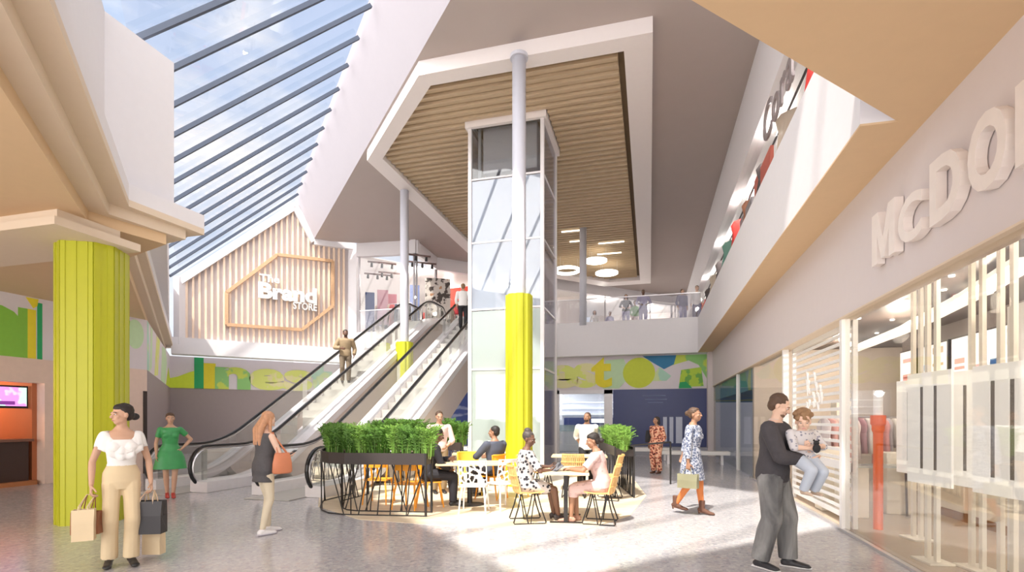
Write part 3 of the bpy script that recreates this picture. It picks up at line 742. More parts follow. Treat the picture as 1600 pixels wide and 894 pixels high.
# counter units
def counter_unit():
    r = empty('counter_unit', (0, 0, 0)); tag(r, '-', 'counter', 'cream counter units below the menu boards')
    bm = BM(); box(bm, (0, -.36, .14), (.6, .36, .98)); obj('body', bm, PCREAM, r, bevel=.01)
    bm = BM(); box(bm, (.02, -.40, .0), (.6, .40, .14)); obj('plinth', bm, mat('brown_plinth', (.33, .16, .05), .5), r)
    bm = BM(); box(bm, (-.04, -.44, .98), (.64, .44, 1.04)); obj('worktop', bm, mat('worktop_grey', (.62, .60, .58), .3), r, bevel=.006)
    return r
cu = counter_unit(); labs = ['cream counter unit nearest the orange post', 'cream counter unit second from the orange post', 'cream counter unit behind the second pylon', 'cream counter unit behind the third pylon', 'cream counter unit at the right edge of the photo', 'cream counter unit last in the row, cut by the frame']
for i in range(6):
    r = cu if i == 0 else copy_tree(cu)
    place(r, V(4.4-.0*i, 9.3-.95*i), 0, labs[i])
# orange post
op = atT(1372, 7.05)
r = empty('barrier_post', op, 0, 'bright orange post with a white top standing just inside the right-hand shop', 'post')
bm = BM(); loft(bm, [(0, 0, 0.012), (0, 0, 1.32), (0, 0, 1.36), (0, 0, 1.42), (0, 0, 1.44), (0, 0, 1.56)], [.058, .058, .075, .075, .09, .09], 20); obj('shaft', bm, ORANGER, r)
bm = BM(); loft(bm, [(0, 0, 1.56), (0, 0, 1.90)], [.055, .055], 20); obj('top', bm, PWHITE, r)
# clothes rails with garments, display plinths
GCOL = [(.75, .45, .42), (.85, .70, .68), (.70, .32, .30), (.88, .84, .80), (.60, .55, .58), (.82, .60, .48), (.50, .30, .34), (.9, .78, .76)]
def garment(i):
    bm = BM(); w = .21; h = .62+.1*(i % 3)
    cs = [(0, 0, 0), (0, 0, -.05), (0, 0, -.14), (0, 0, -.3), (0, 0, -h)]
    loft(bm, cs, [(.03, .04), (.035, .16), (.045, w), (.05, w*.85), (.06, w*1.05)], 14, ref=(1, 0, 0))
    return obj('hanging_garment', bm, mat('garment_%d' % i, GCOL[i], .85, var=.15), None, smooth=True)
gar = [garment(i) for i in range(8)]; used = [False]*8
def rail_of(p, rz, n, L, lab, glab, z=1.55):
    r = empty('clothes_rail', p, rz, lab, 'clothes rail')
    bm = BM()
    for s in (-L/2, L/2): tube(bm, [(s, 0, p[2]-p[2]), (s, 0, z)], .014); box(bm, (s-.02, -.22, 0), (s+.02, .22, .03))
    tube(bm, [(-L/2, 0, z), (L/2, 0, z)], .014); obj('frame', bm, STEEL, r)
    for k in range(n):
        i = random.randrange(8)
        g = gar[i] if not used[i] else gar[i].copy()
        if used[i]: C.objects.link(g)
        used[i] = True
        q = Matrix.Translation(V3(p)) @ Matrix.Rotation(rz, 4, 'Z') @ V3((-L/2+L*(k+.5)/n, 0, z-.02))
        g.location = q; g.rotation_euler = (0, 0, rz+random.uniform(-.12, .12)); tag(g, glab, 'garment', glab)
random.seed(5)
rail_of(atT(1332, 9.2), .2, 9, 1.1, 'clothes rail with pinkish garments nearest the slatted screen', 'pinkish garments hanging inside the shop near the slatted screen')
rail_of(atT(1372, 11.0), .1, 12, 1.5, 'clothes rail with mixed garments behind the orange post', 'mixed garments hanging behind the orange post')
for px, t, h, lab in ((1297, 8.6, 1.05, 'white display plinth at the foot of the slatted screen'), (1330, 8.0, .80, 'cream display block left of the orange post'), (1398, 8.3, .98, 'cream display block right of the orange post'), (1318, 10.4, 1.9, 'tall white wardrobe block behind the clothes rail')):
    bm = BM(); box(bm, (-.18, -.18, 0.012), (.18, .18, h)); o = obj('display_plinth', bm, PCREAM, bevel=.012); o.location = atT(px, t); tag(o, lab, 'plinth')
bm = BM(); box(bm, (-.6, -.2, .78), (.6, .2, .81))
o = obj('table_top', bm, glass('shelf_glass', (.9, .95, .95), gmin=.1, bodyfac=.35)); ro = empty('display_table', atT(1372, 7.9), .15, 'glass topped display table with dark legs behind the orange post', 'table'); o.parent = ro
for s in (-.5, .5):
    for q in (-.15, .15): bm = BM(); tube(bm, [(s, q, 0.012), (s*.96, q, .78)], .018); obj('leg', bm, mat('dark_leg', (.12, .09, .08), .5), ro)
# ================================================================== FAR SHOPS
def fx(px): return atY(px, YG).x
bm = BM(); box(bm, (fx(958), YG-.03, .35), (fx(1106), YG+.05, 2.82)); nv = obj('shop_hoarding', bm, NAVY); tag(nv, 'large navy blue shopfront panel with faint white writing on the far wall', 'shopfront panel')
bm = BM(); lettering(bm, 'OPENING', (fx(1000), YG-.035, 2.35), V(1, 0), V(0, -1), 1.1, .12, .01, .0); lettering(bm, 'SOON', (fx(1010), YG-.035, 2.12), V(1, 0), V(0, -1), .6, .12, .01, .0)
bm.free(); bm = BM()
for z, a, b in ((2.52, 1004, 1040), (2.36, 1008, 1042), (2.22, 1012, 1036)): box(bm, (fx(a), YG-.04, z), (fx(b), YG-.03, z+.035))
obj('faint_writing', bm, mat('faint_blue', (.16, .20, .36), .5), nv)
bm = BM(); box(bm, (fx(958), YG-.4, 0), (fx(1106), YG, .35)); o = obj('base_ledge', bm, TILEG); tag(o, 'low grey stone ledge under the navy shopfront panel', 'ledge')
for i, (a, b) in enumerate(((1036, 1042), (1046, 1052), (1056, 1066))):
    bm = BM(); box(bm, (fx(a), YG-.06, .5), (fx(b), YG-.03, 1.62)); o = obj('poster_panel', bm, mat('pale_blue_panel', (.62, .66, .80), .4)); tag(o, ['narrow pale upright panel, left of three on the navy front', 'narrow pale upright panel, middle of three on the navy front', 'wider pale upright panel, right of three on the navy front'][i], 'panel')
# white shop left of the navy one
bm = BM(); box(bm, (fx(862), YG-.02, 0), (fx(874), YG+.1, 2.82)); box(bm, (fx(944), YG-.02, 0), (fx(957), YG+.1, 2.82)); box(bm, (fx(862), YG-.02, 2.65), (fx(957), YG+.1, 2.82)); struct('door_1', bm, STEELW)
bm = BM(); box(bm, (fx(874), YG+.02, 0.02), (fx(944), YG+.04, 2.65)); struct('window_30', bm, GLS)
sh = empty('counter', (fx(905), YG+1.6, 0), 0, 'white glass-fronted counter inside the far white shop', 'counter')
bm = BM(); box(bm, (-1.2, -.4, 0), (1.2, .4, .95)); obj('body', bm, PWHITE, sh, bevel=.02)
bm = BM(); box(bm, (-1.2, -.42, .95), (1.2, .3, 1.25)); obj('glass_case', bm, GLS_EL, sh)
bk = empty('wall_shelving', (fx(905), YG+3.3, 0), 0, 'backlit white shelving with dark band at the rear of the far white shop', 'shelving')
bm = BM(); box(bm, (-1.8, -.1, 0), (1.8, 0, 2.8)); obj('back_panel', bm, mat('shelf_back', (.66, .66, .72), .5), bk)
bm = BM(); 
for z in (1.75, 2.05, 2.35): box(bm, (-1.7, -.35, z), (1.7, -.1, z+.05))
obj('shelf', bm, mat('shelf_glow', (.85, .88, .95), .4, emit=.7), bk)
bm = BM(); box(bm, (-1.2, -.14, 1.15), (1.4, -.1, 1.6)); obj('dark_band', bm, NAVY, bk)
bm = BM(); box(bm, (.2, -.16, 1.35), (.9, -.14, 1.55)); obj('lit_logo', bm, mat('logo_glow', (.95, .97, 1), .4, emit=1.2), bk)
# blue shop behind the escalator
bm = BM(); box(bm, (-11.5, YG+.0, .0), (fx(862), YG+.05, 2.82)); o = obj('shop_hoarding', bm, pattern('blue_store_front', (.05, .08, .26), (.30, .34, .50), .9, .42, kind='noise', stretch=(.6, 1, 2.5))); tag(o, 'blue lit shopfront seen below the right escalator and behind the glass lift', 'shopfront panel')
# benches in the far mall
for px, t, lab in ((1002, 19.5, 'low white bench before the navy shopfront'), (1085, 17.5, 'low white bench near the right-hand corner post')):
    p = atT(px, t); r = empty('bench', p, 0, lab, 'bench')
    bm = BM(); box(bm, (-1.1, -.25, .32), (1.1, .25, .45)); obj('seat', bm, PWHITE, r, bevel=.02)
    for s in (-.85, .85): bm = BM(); box(bm, (s-.04, -.2, 0), (s+.04, .2, .32)); obj('leg', bm, STEELW, r)
# ================================================================== LEFT FOOD SHOP
SALM = mat('salmon_panel', (.78, .60, .50), .5)
bm = BM(); box(bm, (XL-.25, 8.9, 0), (XL, YL, 2.9)); struct('wall_left', bm, SALM)
bm = BM(); box(bm, (XL-.25, -3, 2.35), (XL, 8.9, 2.9)); struct('wall_left', bm, SALM)
bm = BM(); box(bm, (XL-3, -3, 0), (XL-2.8, 8.8, 2.9)); struct('wall_left', bm, mat('orange_shop_wall', (.46, .15, .06), .6, var=.2, scale=1)); bm = BM(); box(bm, (XL-3, 8.8, 0), (XL-.25, 9.0, 2.9)); struct('wall_left', bm, mat('orange_shop_wall', (.46, .15, .06), .6, var=.2, scale=1))
bm = BM(); box(bm, (XL-3, -3, 2.5), (XL-.02, 8.9, 2.6)); struct('ceiling', bm, mat('orange_shop_ceiling', (.50, .24, .14), .6))
tv = empty('television', (XL-.35, atX(18, XL-.35).y-.1, 1.78), 0, 'wall television showing a purple and green picture in the left food shop', 'television')
bm = BM(); box(bm, (-.04, -.55, -.02), (.02, .42, .50)); obj('casing', bm, BLACK, tv, bevel=.01)
bm = BM(); box(bm, (.02, -.52, .03), (.026, .38, .46)); obj('screen', bm, pattern('tv_picture', (.55, .85, .75), (.75, .30, .75), 1.6, .50, kind='noise', rough=.3, emit=.8), tv)
bm = BM(); box(bm, (.026, -.25, .06), (.03, .15, .14)); obj('caption_shape', bm, mat('tv_purple', (.28, .05, .40), .4, emit=.4), tv)
ct = empty('bar_counter', (XL-.5, 6.4, 0), 0, 'long dark wooden bar counter under the television at the left edge', 'counter')
bm = BM(); box(bm, (-.3, -4, 0.10), (.3, 2.3, 1.0)); obj('body', bm, mat('dark_bar', (.055, .028, .022), .45), ct)
bm = BM(); box(bm, (-.36, -4, 1.0), (.38, 2.36, 1.06)); obj('worktop', bm, mat('bar_top', (.20, .09, .06), .3), ct)
bm = BM(); box(bm, (-.3, -4, 0), (.42, 2.4, .1)); obj('kick_board', bm, mat('bar_kick', (.42, .16, .06), .5), ct)
random.seed(3)
bt = None
for k in range(12):
    y = 6.0+.2*k
    if bt is None:
        bm = BM(); loft(bm, [(0, 0, 0), (0, 0, .16), (0, 0, .2), (0, 0, .28)], [.035, .035, .013, .013], 12); bt = obj('bottle', bm, glass('bottle_glass', (.8, .75, .6), bodyfac=.5, body=(.6, .35, .2))); o = bt
    else: o = bt.copy(); C.objects.link(o)
    o.location = (XL-.5+random.uniform(-.1, .1), y, 1.06); tag(o, 'small glass bottle standing on the dark bar counter', 'bottle', 'bottles on the bar counter')
bm = BM(); wallprism(bm, V(XL+.02, 0), V(0, 1), V(1, 0), [(10.05, 0), (10.35, 0), (10.35, 1.7), (10.15, 2.0), (10.05, 2.0)], 0, .02)
o = obj('door_panel', bm, mat('dark_red_panel', (.20, .05, .05), .5)); tag(o, 'narrow dark red arched panel beside the lime column on the salmon shop wall', 'panel')
bm = BM(); box(bm, (XL, YL-.12, 0), (XL+.03, YL-.02, 2.3)); o = obj('corner_strip', bm, DARK); tag(o, 'thin dark strip at the corner of the salmon shop wall', 'strip')
# ================================================================== UPPER FLOOR FURNISHINGS
RINGM = mat('ring_lamp_light', (1, .95, .86), .5, emit=2.5)
def ring(px, py, R_, label, full=False, z=9.3):
    p = atZ(px, py, z); r = empty('ring_lamp', p, 0, label, 'ceiling lamp')
    bm = BM(); n = 36
    if full: loft(bm, [(0, 0, 0), (0, 0, .08)], [R_, R_], 36)
    else: tube(bm, [(R_*math.cos(2*PI*k/n), R_*math.sin(2*PI*k/n), .04) for k in range(n)], .09, 8, closed=True)
    obj('shade', bm, RINGM, r)
    bm = BM()
    for k in range(3): a = 2*PI*k/3; tube(bm, [(R_*.9*math.cos(a), R_*.9*math.sin(a), .05), (R_*.9*math.cos(a), R_*.9*math.sin(a), ZK-z+.2)], .008, 5)
    obj('cable', bm, STEEL, r)
ring(886, 424, .62, 'glowing ring lamp hanging left of the slim grey column')
ring(931, 409, .55, 'round glowing disc lamp right of the slim grey column', True)
ring(948, 428, .60, 'glowing disc lamp nearest the far end of the timber ceiling', True)
# lines of light on the timber ceiling
for px, py, L_, lab in ((893, 362, .9, 'thin light strip in the timber ceiling, highest of those beside the lift'), (900, 378, .6, 'thin light strip in the timber ceiling left of the grey column'), (955, 380, 1.2, 'thin light strip in the timber ceiling right of the grey column'), (952, 397, 1.2, 'thin light strip right of the grey column, nearest the lamps')):
    p = atZ(px, py, ZK+.05); bm = BM(); box(bm, (-L_/2, -.03, 0), (L_/2, .03, .05)); o = obj('light_strip', bm, mat('strip_light', (1, .93, .8), .5, emit=1.5)); o.location = p; tag(o, lab, 'ceiling light')
# upper shop interior: clothes rails and red panels, track lights
random.seed(9)
UG = [mat('ugarment_%d' % i, c, .85, var=.15) for i, c in enumerate([(.04, .05, .12), (.75, .06, .05), (.80, .78, .75), (.45, .20, .12), (.10, .18, .40), (.75, .50, .48), (.12, .10, .10), (.55, .45, .35), (.16, .35, .28)])]
urail = [(V(-13.0, 24.6, ZF), .0, 9), (V(-12.2, 27.0, ZF), .3, 10), (V(-9.6, 29.2, ZF), .2, 10), (V(-10.6, 26.9, ZF), PI/2+.2, 9)]
names = ['upper shop rail nearest the slatted wall', 'upper shop rail above the left escalator', 'upper shop rail farthest back', 'upper shop rail turned sideways by the escalator top']
for (p, rz, n), nm in zip(urail, names):
    for zt in (1.9,):
        r = empty('clothes_rail', p, rz, 'steel '+nm, 'clothes rail'); bm = BM()
        for s in (-1.1, 1.1): tube(bm, [(s, 0, 0), (s, 0, zt)], .02)
        tube(bm, [(-1.1, 0, zt), (1.1, 0, zt)], .02); obj('frame', bm, STEEL, r)
        for k in range(n):
            g = gar[k % 8].copy(); g.data = gar[k % 8].data.copy(); g.data.materials.clear(); g.data.materials.append(UG[random.randrange(len(UG))]); C.objects.link(g)
            g.location = Matrix.Translation(p) @ Matrix.Rotation(rz, 4, 'Z') @ V3((-1.0+2.0*(k+.5)/n, 0, zt-.02)); g.scale = (1.3, 1.3, 1.5); g.rotation_euler = (0, 0, rz+random.uniform(-.3, .3))
            tag(g, 'coloured garment hanging on the '+nm, 'garment', 'garments on the '+nm)
for px, t, w_, lab in ((701, 29.5, 1.5, 'red display wall left of the dark opening at the escalator top'), (735, 29.0, .9, 'red display wall right of the dark opening at the escalator top')):
    p = atT(px, t, ZF); bm = BM(); box(bm, (-w_/2, -.1, 0), (w_/2, .1, 3.3)); o = obj('display_wall', bm, mat('red_wall', (.80, .07, .03), .5)); o.location = p; tag(o, lab, 'display wall')
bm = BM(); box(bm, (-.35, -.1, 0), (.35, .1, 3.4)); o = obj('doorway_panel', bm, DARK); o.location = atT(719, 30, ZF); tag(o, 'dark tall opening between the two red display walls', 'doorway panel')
for px, t, w_, z0, z1, m_, lab in ((578, 26.3, .45, .0, 2.3, mat('navy_banner', (.04, .07, .20), .6), 'navy blue upright banner just right of the white jamb upstairs'), (598, 27.0, .55, .8, 2.6, mat('pink_banner', (.70, .38, .42), .6), 'pink blurred poster panel in the upper shop left of the slim column'),
        (613, 27.5, .45, .5, 2.5, mat('rose_banner', (.66, .20, .24), .6), 'red-pink poster panel in the upper shop beside the slim column'), (648, 27.2, .5, .0, 2.9, mat('blue_banner', (.22, .28, .52), .6), 'blue grey upright panel right of the slim column upstairs'),
        (684, 27.0, 1.3, .0, 3.2, pattern('busy_mural', (.70, .64, .58), (.09, .07, .06), 3.2, .46, kind='noise', spots2=(.50, .26, .14)), 'black, white and brown busy mural panel near the escalator top')):
    p = atT(px, t, ZF); bm = BM(); box(bm, (-w_/2, -.06, z0), (w_/2, .06, z1)); 
    if z0 > 0: box(bm, (-.03, -.03, 0), (.03, .03, z0))
    o = obj('display_board', bm, m_); o.location = p; o.rotation_euler = (0, 0, YAW+.2); tag(o, lab, 'display board')
for i, (px, py) in enumerate(((597, 412), (612, 428), (650, 400), (660, 412), (590, 430))):
    p = atZ(px, py, 9.35); r = empty('track_light', p, .6, ['dark hanging track light over the left rail', 'dark track light lower left of the slim column', 'dark track light right of the slim column', 'dark track light nearest the escalator top', 'dark track light closest to the white jamb'][i], 'track light')
    bm = BM(); box(bm, (-.7, -.04, 0), (.7, .04, .07)); obj('track', bm, mat('track_brown', (.16, .10, .09), .5), r)
    for s in (-.5, 0, .5): bm = BM(); loft(bm, [(s, 0, 0), (s, .08, -.2)], [.05, .07], 10); obj('spot_head', bm, BLACK, r)
# right upper shop displays
random.seed(21)
for i in range(14):
    y = 7.5+i*2.0; kind = i % 3
    g = gar[i % 8].copy(); g.data = gar[i % 8].data.copy(); g.data.materials.clear(); g.data.materials.append(UG[[6, 1, 7, 6, 3, 1, 8, 6, 7][i % 9]]); C.objects.link(g)
    g.location = (2.85, y, 7.75+random.uniform(-.2, .1)); g.scale = (1.6, 1.9, 1.5); g.rotation_euler = (0, 0, PI/2); tag(g, 'dark or red garment hanging in the upper right shop window', 'garment', 'garments in the upper right shop window')
bm = BM(); box(bm, (2.78, 7.2, 7.95), (2.82, 36, 7.98)); tag(obj('hanging_rail', bm, BLACK), 'long thin dark rail inside the upper right shop window', 'clothes rail')
rs = empty('shop_sign', (2.4, 14, 7.0), 0, 'grey script-like lettering running along the upper right shop window', 'sign')
bm = BM(); lettering(bm, 'Cora', (2.40, 12.2, 7.35), V(0, -1), V(-1, 0), 2.4, .75, .04, .01); obj('lettering', bm, mat('sign_grey', (.30, .26, .26), .5), rs, org=rs.location)
bm = BM(); box(bm, (2.55, 12.4, 5.8), (2.62, 14.2, 7.5)); tag(obj('display_board', bm, mat('coral_panel', (.78, .20, .14), .5)), 'coral red display panel in the upper right shop window', 'display panel')
bm = BM(); box(bm, (2.55, 14.6, 5.8), (2.62, 16.4, 7.3)); tag(obj('display_board', bm, mat('grey_panel', (.45, .42, .44), .5)), 'grey display panel beyond the coral one in the upper right window', 'display panel')

for g in gar:
    if 'label' not in g: g.location = (2.85, 36.5, 7.75); tag(g, 'dark or red garment hanging in the upper right shop window', 'garment', 'garments in the upper right shop window')
# ================================================================== LAMPS OF THE SHOPS AND ADDED FILL LAMPS
def lamp(x, y, z, e, col=(1, .86, .70), r=.12):
    l = bpy.data.lights.new('shop_and_fill_lamp', 'POINT'); l.energy = e; l.color = col; l.shadow_soft_size = r
    o = bpy.data.objects.new('shop_and_fill_lamp', l); C.objects.link(o); o.location = (x, y, z)
for y in (2.5, 5, 7.5, 10, 12.8): lamp(4.0, y, 2.9, 60)
for y in (3.4, 4.6, 5.8, 7.0, 8.2): lamp(2.72, y, 3.1, 60, (1, .92, .82), .05)  # added unseen lamps just behind the glass, brightening the pylon fronts
for y in (5.5, 8.5, 11.5): lamp(6.8, y, 2.9, 30)
for y in (9, 13, 17, 21, 26, 32): lamp(2.75, y, 8.1, 45, (1, .95, .9))  # added lamps that brighten the wall of the upper right window
lamp(XL-1.6, 5, 2.2, 60, (1, .6, .35)); lamp(XL-1.6, 8, 2.2, 40, (1, .6, .35))
for x, y in ((-12, 25.5), (-12, 30), (-8, 30), (-3, 35), (0, 39)): lamp(x, y, 9.2, 160, (1, .93, .85))
for x in (-8, -4.2, 0): lamp(x, YG+1.8, 2.6, 60, (.95, .97, 1))
# ================================================================== CAFE FURNITURE
CAM = V(0, 0)
def facing(px, f): return bearing(px)-math.radians(f)
# --- tables
def table_disc(name_label, p, rz, w, d, legs='disc'):
    r = empty('cafe_table', p, rz, name_label, 'table')
    bm = BM(); box(bm, (-w/2, -d/2, .715), (w/2, d/2, .75)); obj('table_top', bm, TABLEW, r, bevel=.006)
    if legs == 'disc':
        bm = BM(); loft(bm, [(0, 0, .035), (0, 0, .715)], [.045, .045], 16); loft(bm, [(0, 0, .69), (0, 0, .715)], [.14, .14], 16); obj('pedestal', bm, BLACK, r)
        bm = BM(); loft(bm, [(0, 0, 0), (0, 0, .012), (0, 0, .035)], [.27, .27, .06], 28); obj('base', bm, BLACK, r)
    else:
        for s in (-d/2+.25, d/2-.25):
            bm = BM(); box(bm, (-.03, s-.03, .015), (.03, s+.03, .715)); obj('leg', bm, BLACK, r)
            bm = BM(); box(bm, (-w/2+.1, s-.04, 0), (w/2-.1, s+.04, .018)); obj('foot', bm, BLACK, r)
    return r
t1 = atT(734, 9.15); table_disc('pale wooden table on a round black base before the man in the dark suit', t1, bearing(734), 1.16, .75)
t2 = atT(884, 7.85); table_disc('pale wooden table between the two women on wire chairs', t2, bearing(884), .66, 1.15, 'two')
t3 = atT(905, 11.0); table_disc('pale wooden table behind the women, near the man in the white shirt', t3, bearing(905), 1.15, .7)
t4 = atT(742, 11.7); table_disc('pale wooden table behind the man in the grey jacket', t4, bearing(742), 1.0, .7)
# --- chairs (front is +Y)
def shell_pts(u, v, w=.23, back=.40):
    """u across -1..1, v 0..1 from seat front to back top"""
    if v < .5: y = .21-.40*(v/.5); z = .455-.02*math.sin(PI*v/.5)
    else: k = (v-.5)/.5; y = -.19-.10*k; z = .455+back*k
    cur = .05*u*u
    if v < .5: z += cur*.6
    else: y += cur*1.4
    ww = w*(1-.10*max(0, v-.8)/.2)
    return V3((u*ww, y, z))
def wood_chair():
    r = empty('cafe_chair', (0, 0, 0)); tag(r, '-', 'chair')
    n = 13
    bm = BM()
    for i in range(n):
        u0 = -1+2*(i+.12)/n; u1 = -1+2*(i+.88)/n
        A = []
        for k in range(11):
            v = .5*k/10; a = shell_pts(u0, v); b = shell_pts(u1, v); A.append([bm.verts.new(a), bm.verts.new(b), bm.verts.new(b-V3((0, 0, .018))), bm.verts.new(a-V3((0, 0, .018)))])
        for k in range(10):
            for q in range(4): j = (q+1) % 4; bm.faces.new([A[k][q], A[k][j], A[k+1][j], A[k+1][q]])
        bm.faces.new(A[0][::-1]); bm.faces.new(A[-1])
    for v in (.06, .44): 
        p = [shell_pts(u/5, v)-V3((0, 0, .022)) for u in range(-5, 6)]; loft(bm, p, .012, 6)
    obj('seat', bm, CHAIRW, r)
    bm = BM()
    for i in range(n):
        u0 = -1+2*(i+.12)/n; u1 = -1+2*(i+.88)/n
        A = []
        for k in range(11):
            v = .5+.5*k/10; a = shell_pts(u0, v); b = shell_pts(u1, v); A.append([bm.verts.new(a), bm.verts.new(b), bm.verts.new(b-V3((0, .018, 0))), bm.verts.new(a-V3((0, .018, 0)))])
        for k in range(10):
            for q in range(4): j = (q+1) % 4; bm.faces.new([A[k][q], A[k][j], A[k+1][j], A[k+1][q]])
        bm.faces.new(A[0][::-1]); bm.faces.new(A[-1])
    for v in (.62, .80, .97):
        p = [shell_pts(u/5, v)-V3((0, .02, 0)) for u in range(-5, 6)]; loft(bm, p, .012, 6)
    obj('backrest', bm, CHAIRW, r)
    for s in (-1, 1):
        bm = BM(); x = s*.19; R_ = .011
        tube(bm, [(x*.8, .12, .43), (x, .17, .22), (x*1.12, .235, .03), (x*1.12, .22, .011), (x*1.12, -.22, .011), (x*1.12, -.235, .03), (x, -.17, .22), (x*.8, -.12, .43)], R_, 6)
        tube(bm, [(x*.55, .10, .43), (x*.62, .06, .22), (x*.95, .02, .011)], R_*.8, 6)
        tube(bm, [(x*.55, -.10, .43), (x*.62, -.06, .22), (x*.95, -.02, .011)], R_*.8, 6)
        obj('sled_leg', bm, BLACK, r)
    bm = BM(); tube(bm, [(-.15, .12, .425), (.15, .12, .425)], .009, 6); tube(bm, [(-.15, -.12, .425), (.15, -.12, .425)], .009, 6); obj('cross_bar', bm, BLACK, r)
    return r
def metal_chair(m, perforated=False):
    r = empty('cafe_chair', (0, 0, 0)); tag(r, '-', 'chair')
    bm = BM(); A = []
    N_ = 10
    top = [[bm.verts.new(V3((-.20+.4*i/N_, -.20+.4*k/N_, .445-.015*math.sin(PI*i/N_)*math.sin(PI*k/N_)))) for k in range(N_+1)] for i in range(N_+1)]
    for i in range(N_):
        for k in range(N_): bm.faces.new([top[i][k], top[i+1][k], top[i+1][k+1], top[i][k+1]])
    o = obj('seat', bm, m, r); sm = o.modifiers.new('thick', 'SOLIDIFY'); sm.thickness = .02
    for sx in (-1, 1):
        for sy in (-1, 1):
            bm = BM(); tube(bm, [(sx*.17, sy*.16, .44), (sx*.20, sy*.20, .22), (sx*.215, sy*.235, 0)], [.018, .015, .012], 8); obj('leg', bm, m, r)
    if perforated:
        rnd = random.Random(5); sites = [(rnd.uniform(-.25, .25), rnd.uniform(0, .42)) for _ in range(26)]
        bm = BM(); NX, NZ = 34, 30; g = {}
        def P(i, k):
            if (i, k) not in g:
                u = -1+2*i/NX; z = .40*k/NZ; g[i, k] = bm.verts.new((u*.23, -.20-.08*(z/.4)+.07*u*u, .45+z))
            return g[i, k]
        for i in range(NX):
            for k in range(NZ):
                x = (-1+2*(i+.5)/NX)*.23; z = .40*(k+.5)/NZ
                ds = sorted(math.hypot((x-a)*1.2, z-b) for a, b in sites)
                if ds[1]-ds[0] < .022 or i in (0, NX-1) or k in (0, NZ-1): bm.faces.new([P(i, k), P(i+1, k), P(i+1, k+1), P(i, k+1)])
        o = obj('backrest', bm, m, r); sm = o.modifiers.new('thick', 'SOLIDIFY'); sm.thickness = .014
    else:
        bm = BM()
        arc = [(.21*math.cos(a), -.14-.11*math.sin(a), .84-.0*a) for a in [PI*k/12 for k in range(13)]]
        tube(bm, [(.19, -.16, .44), (.205, -.15, .65)]+arc+[(-.205, -.15, .65), (-.19, -.16, .44)], .016, 8)
        obj('back_frame', bm, m, r)
        bm = BM()
        A = [[bm.verts.new((.20*math.cos(a), -.14-.11*math.sin(a)+.0, z)) for a in [PI*k/12 for k in range(13)]] for z in (.66, .83)]
        for k in range(12): bm.faces.new([A[0][k], A[0][k+1], A[1][k+1], A[1][k]])
        o = obj('back_panel', bm, m, r); sm = o.modifiers.new('thick', 'SOLIDIFY'); sm.thickness = .012
        for s in (-.055, .055): bm = BM(); beam(bm, (s, -.18, .45), (s, -.235, .67), .035, .012, up=(0, 1, 0)); obj('back_splat', bm, m, r)
    return r
wc = wood_chair(); first = True
for px, t, f, lab in ((824, 7.62, 80, 'timber shell chair on black wire legs under the woman in the spotted dress'), (938, 7.55, -84, 'timber shell chair on black wire legs under the woman in pale pink'),
                      (897, 10.1, 5, 'empty timber chair seen from behind at the rear table'), (950, 9.75, -80, 'timber chair behind the woman in pink, beside the right planter'), (847, 10.6, 80, 'timber chair beside the lime column base, left of the rear table')):
    r = wc if first else copy_tree(wc); first = False
    place(r, atT(px, t), facing(px, f), lab, 'timber shell chairs on wire legs')
oc = metal_chair(ORANGE); first = True
for px, t, f, lab in ((592, 9.3, 20, 'orange metal chair behind the planter, farther left'), (641, 8.75, 30, 'orange metal chair behind the right end of the front planter'), (671, 9.0, 88, 'orange metal chair under the man in the dark suit'),
                      (768, 9.85, -60, 'orange metal chair at the man in the grey jacket'), (690, 11.0, 60, 'orange metal chair between the suited man and the standing man')):
    r = oc if first else copy_tree(oc); first = False
    place(r, atT(px, t), facing(px, f), lab, 'orange metal chairs')
yc = metal_chair(YELLOWP); first = True
for px, t, f, lab in ((802, 9.9, -70, 'yellow metal chair in front of the lime column'), (733, 10.35, 170, 'yellow metal chair on the far side of the front left table')):
    r = yc if first else copy_tree(yc); first = False
    place(r, atT(px, t), facing(px, f), lab, 'yellow metal chairs')
pc = metal_chair(PWHITE, True); first = True
for px, t, f, lab in ((741, 8.45, 8, 'white chair with a lacework backrest, left of two at the front left table'), (786, 8.75, -35, 'white chair with a lacework backrest, right of two at the front left table'),
                      (722, 12.3, 175, 'white lacework chair on the far side of the rear left table'), (778, 12.4, 178, 'white lacework chair at the rear left table, nearest the lift')):
    r = pc if first else copy_tree(pc); first = False
    place(r, atT(px, t), facing(px, f), lab, 'white lacework chairs')
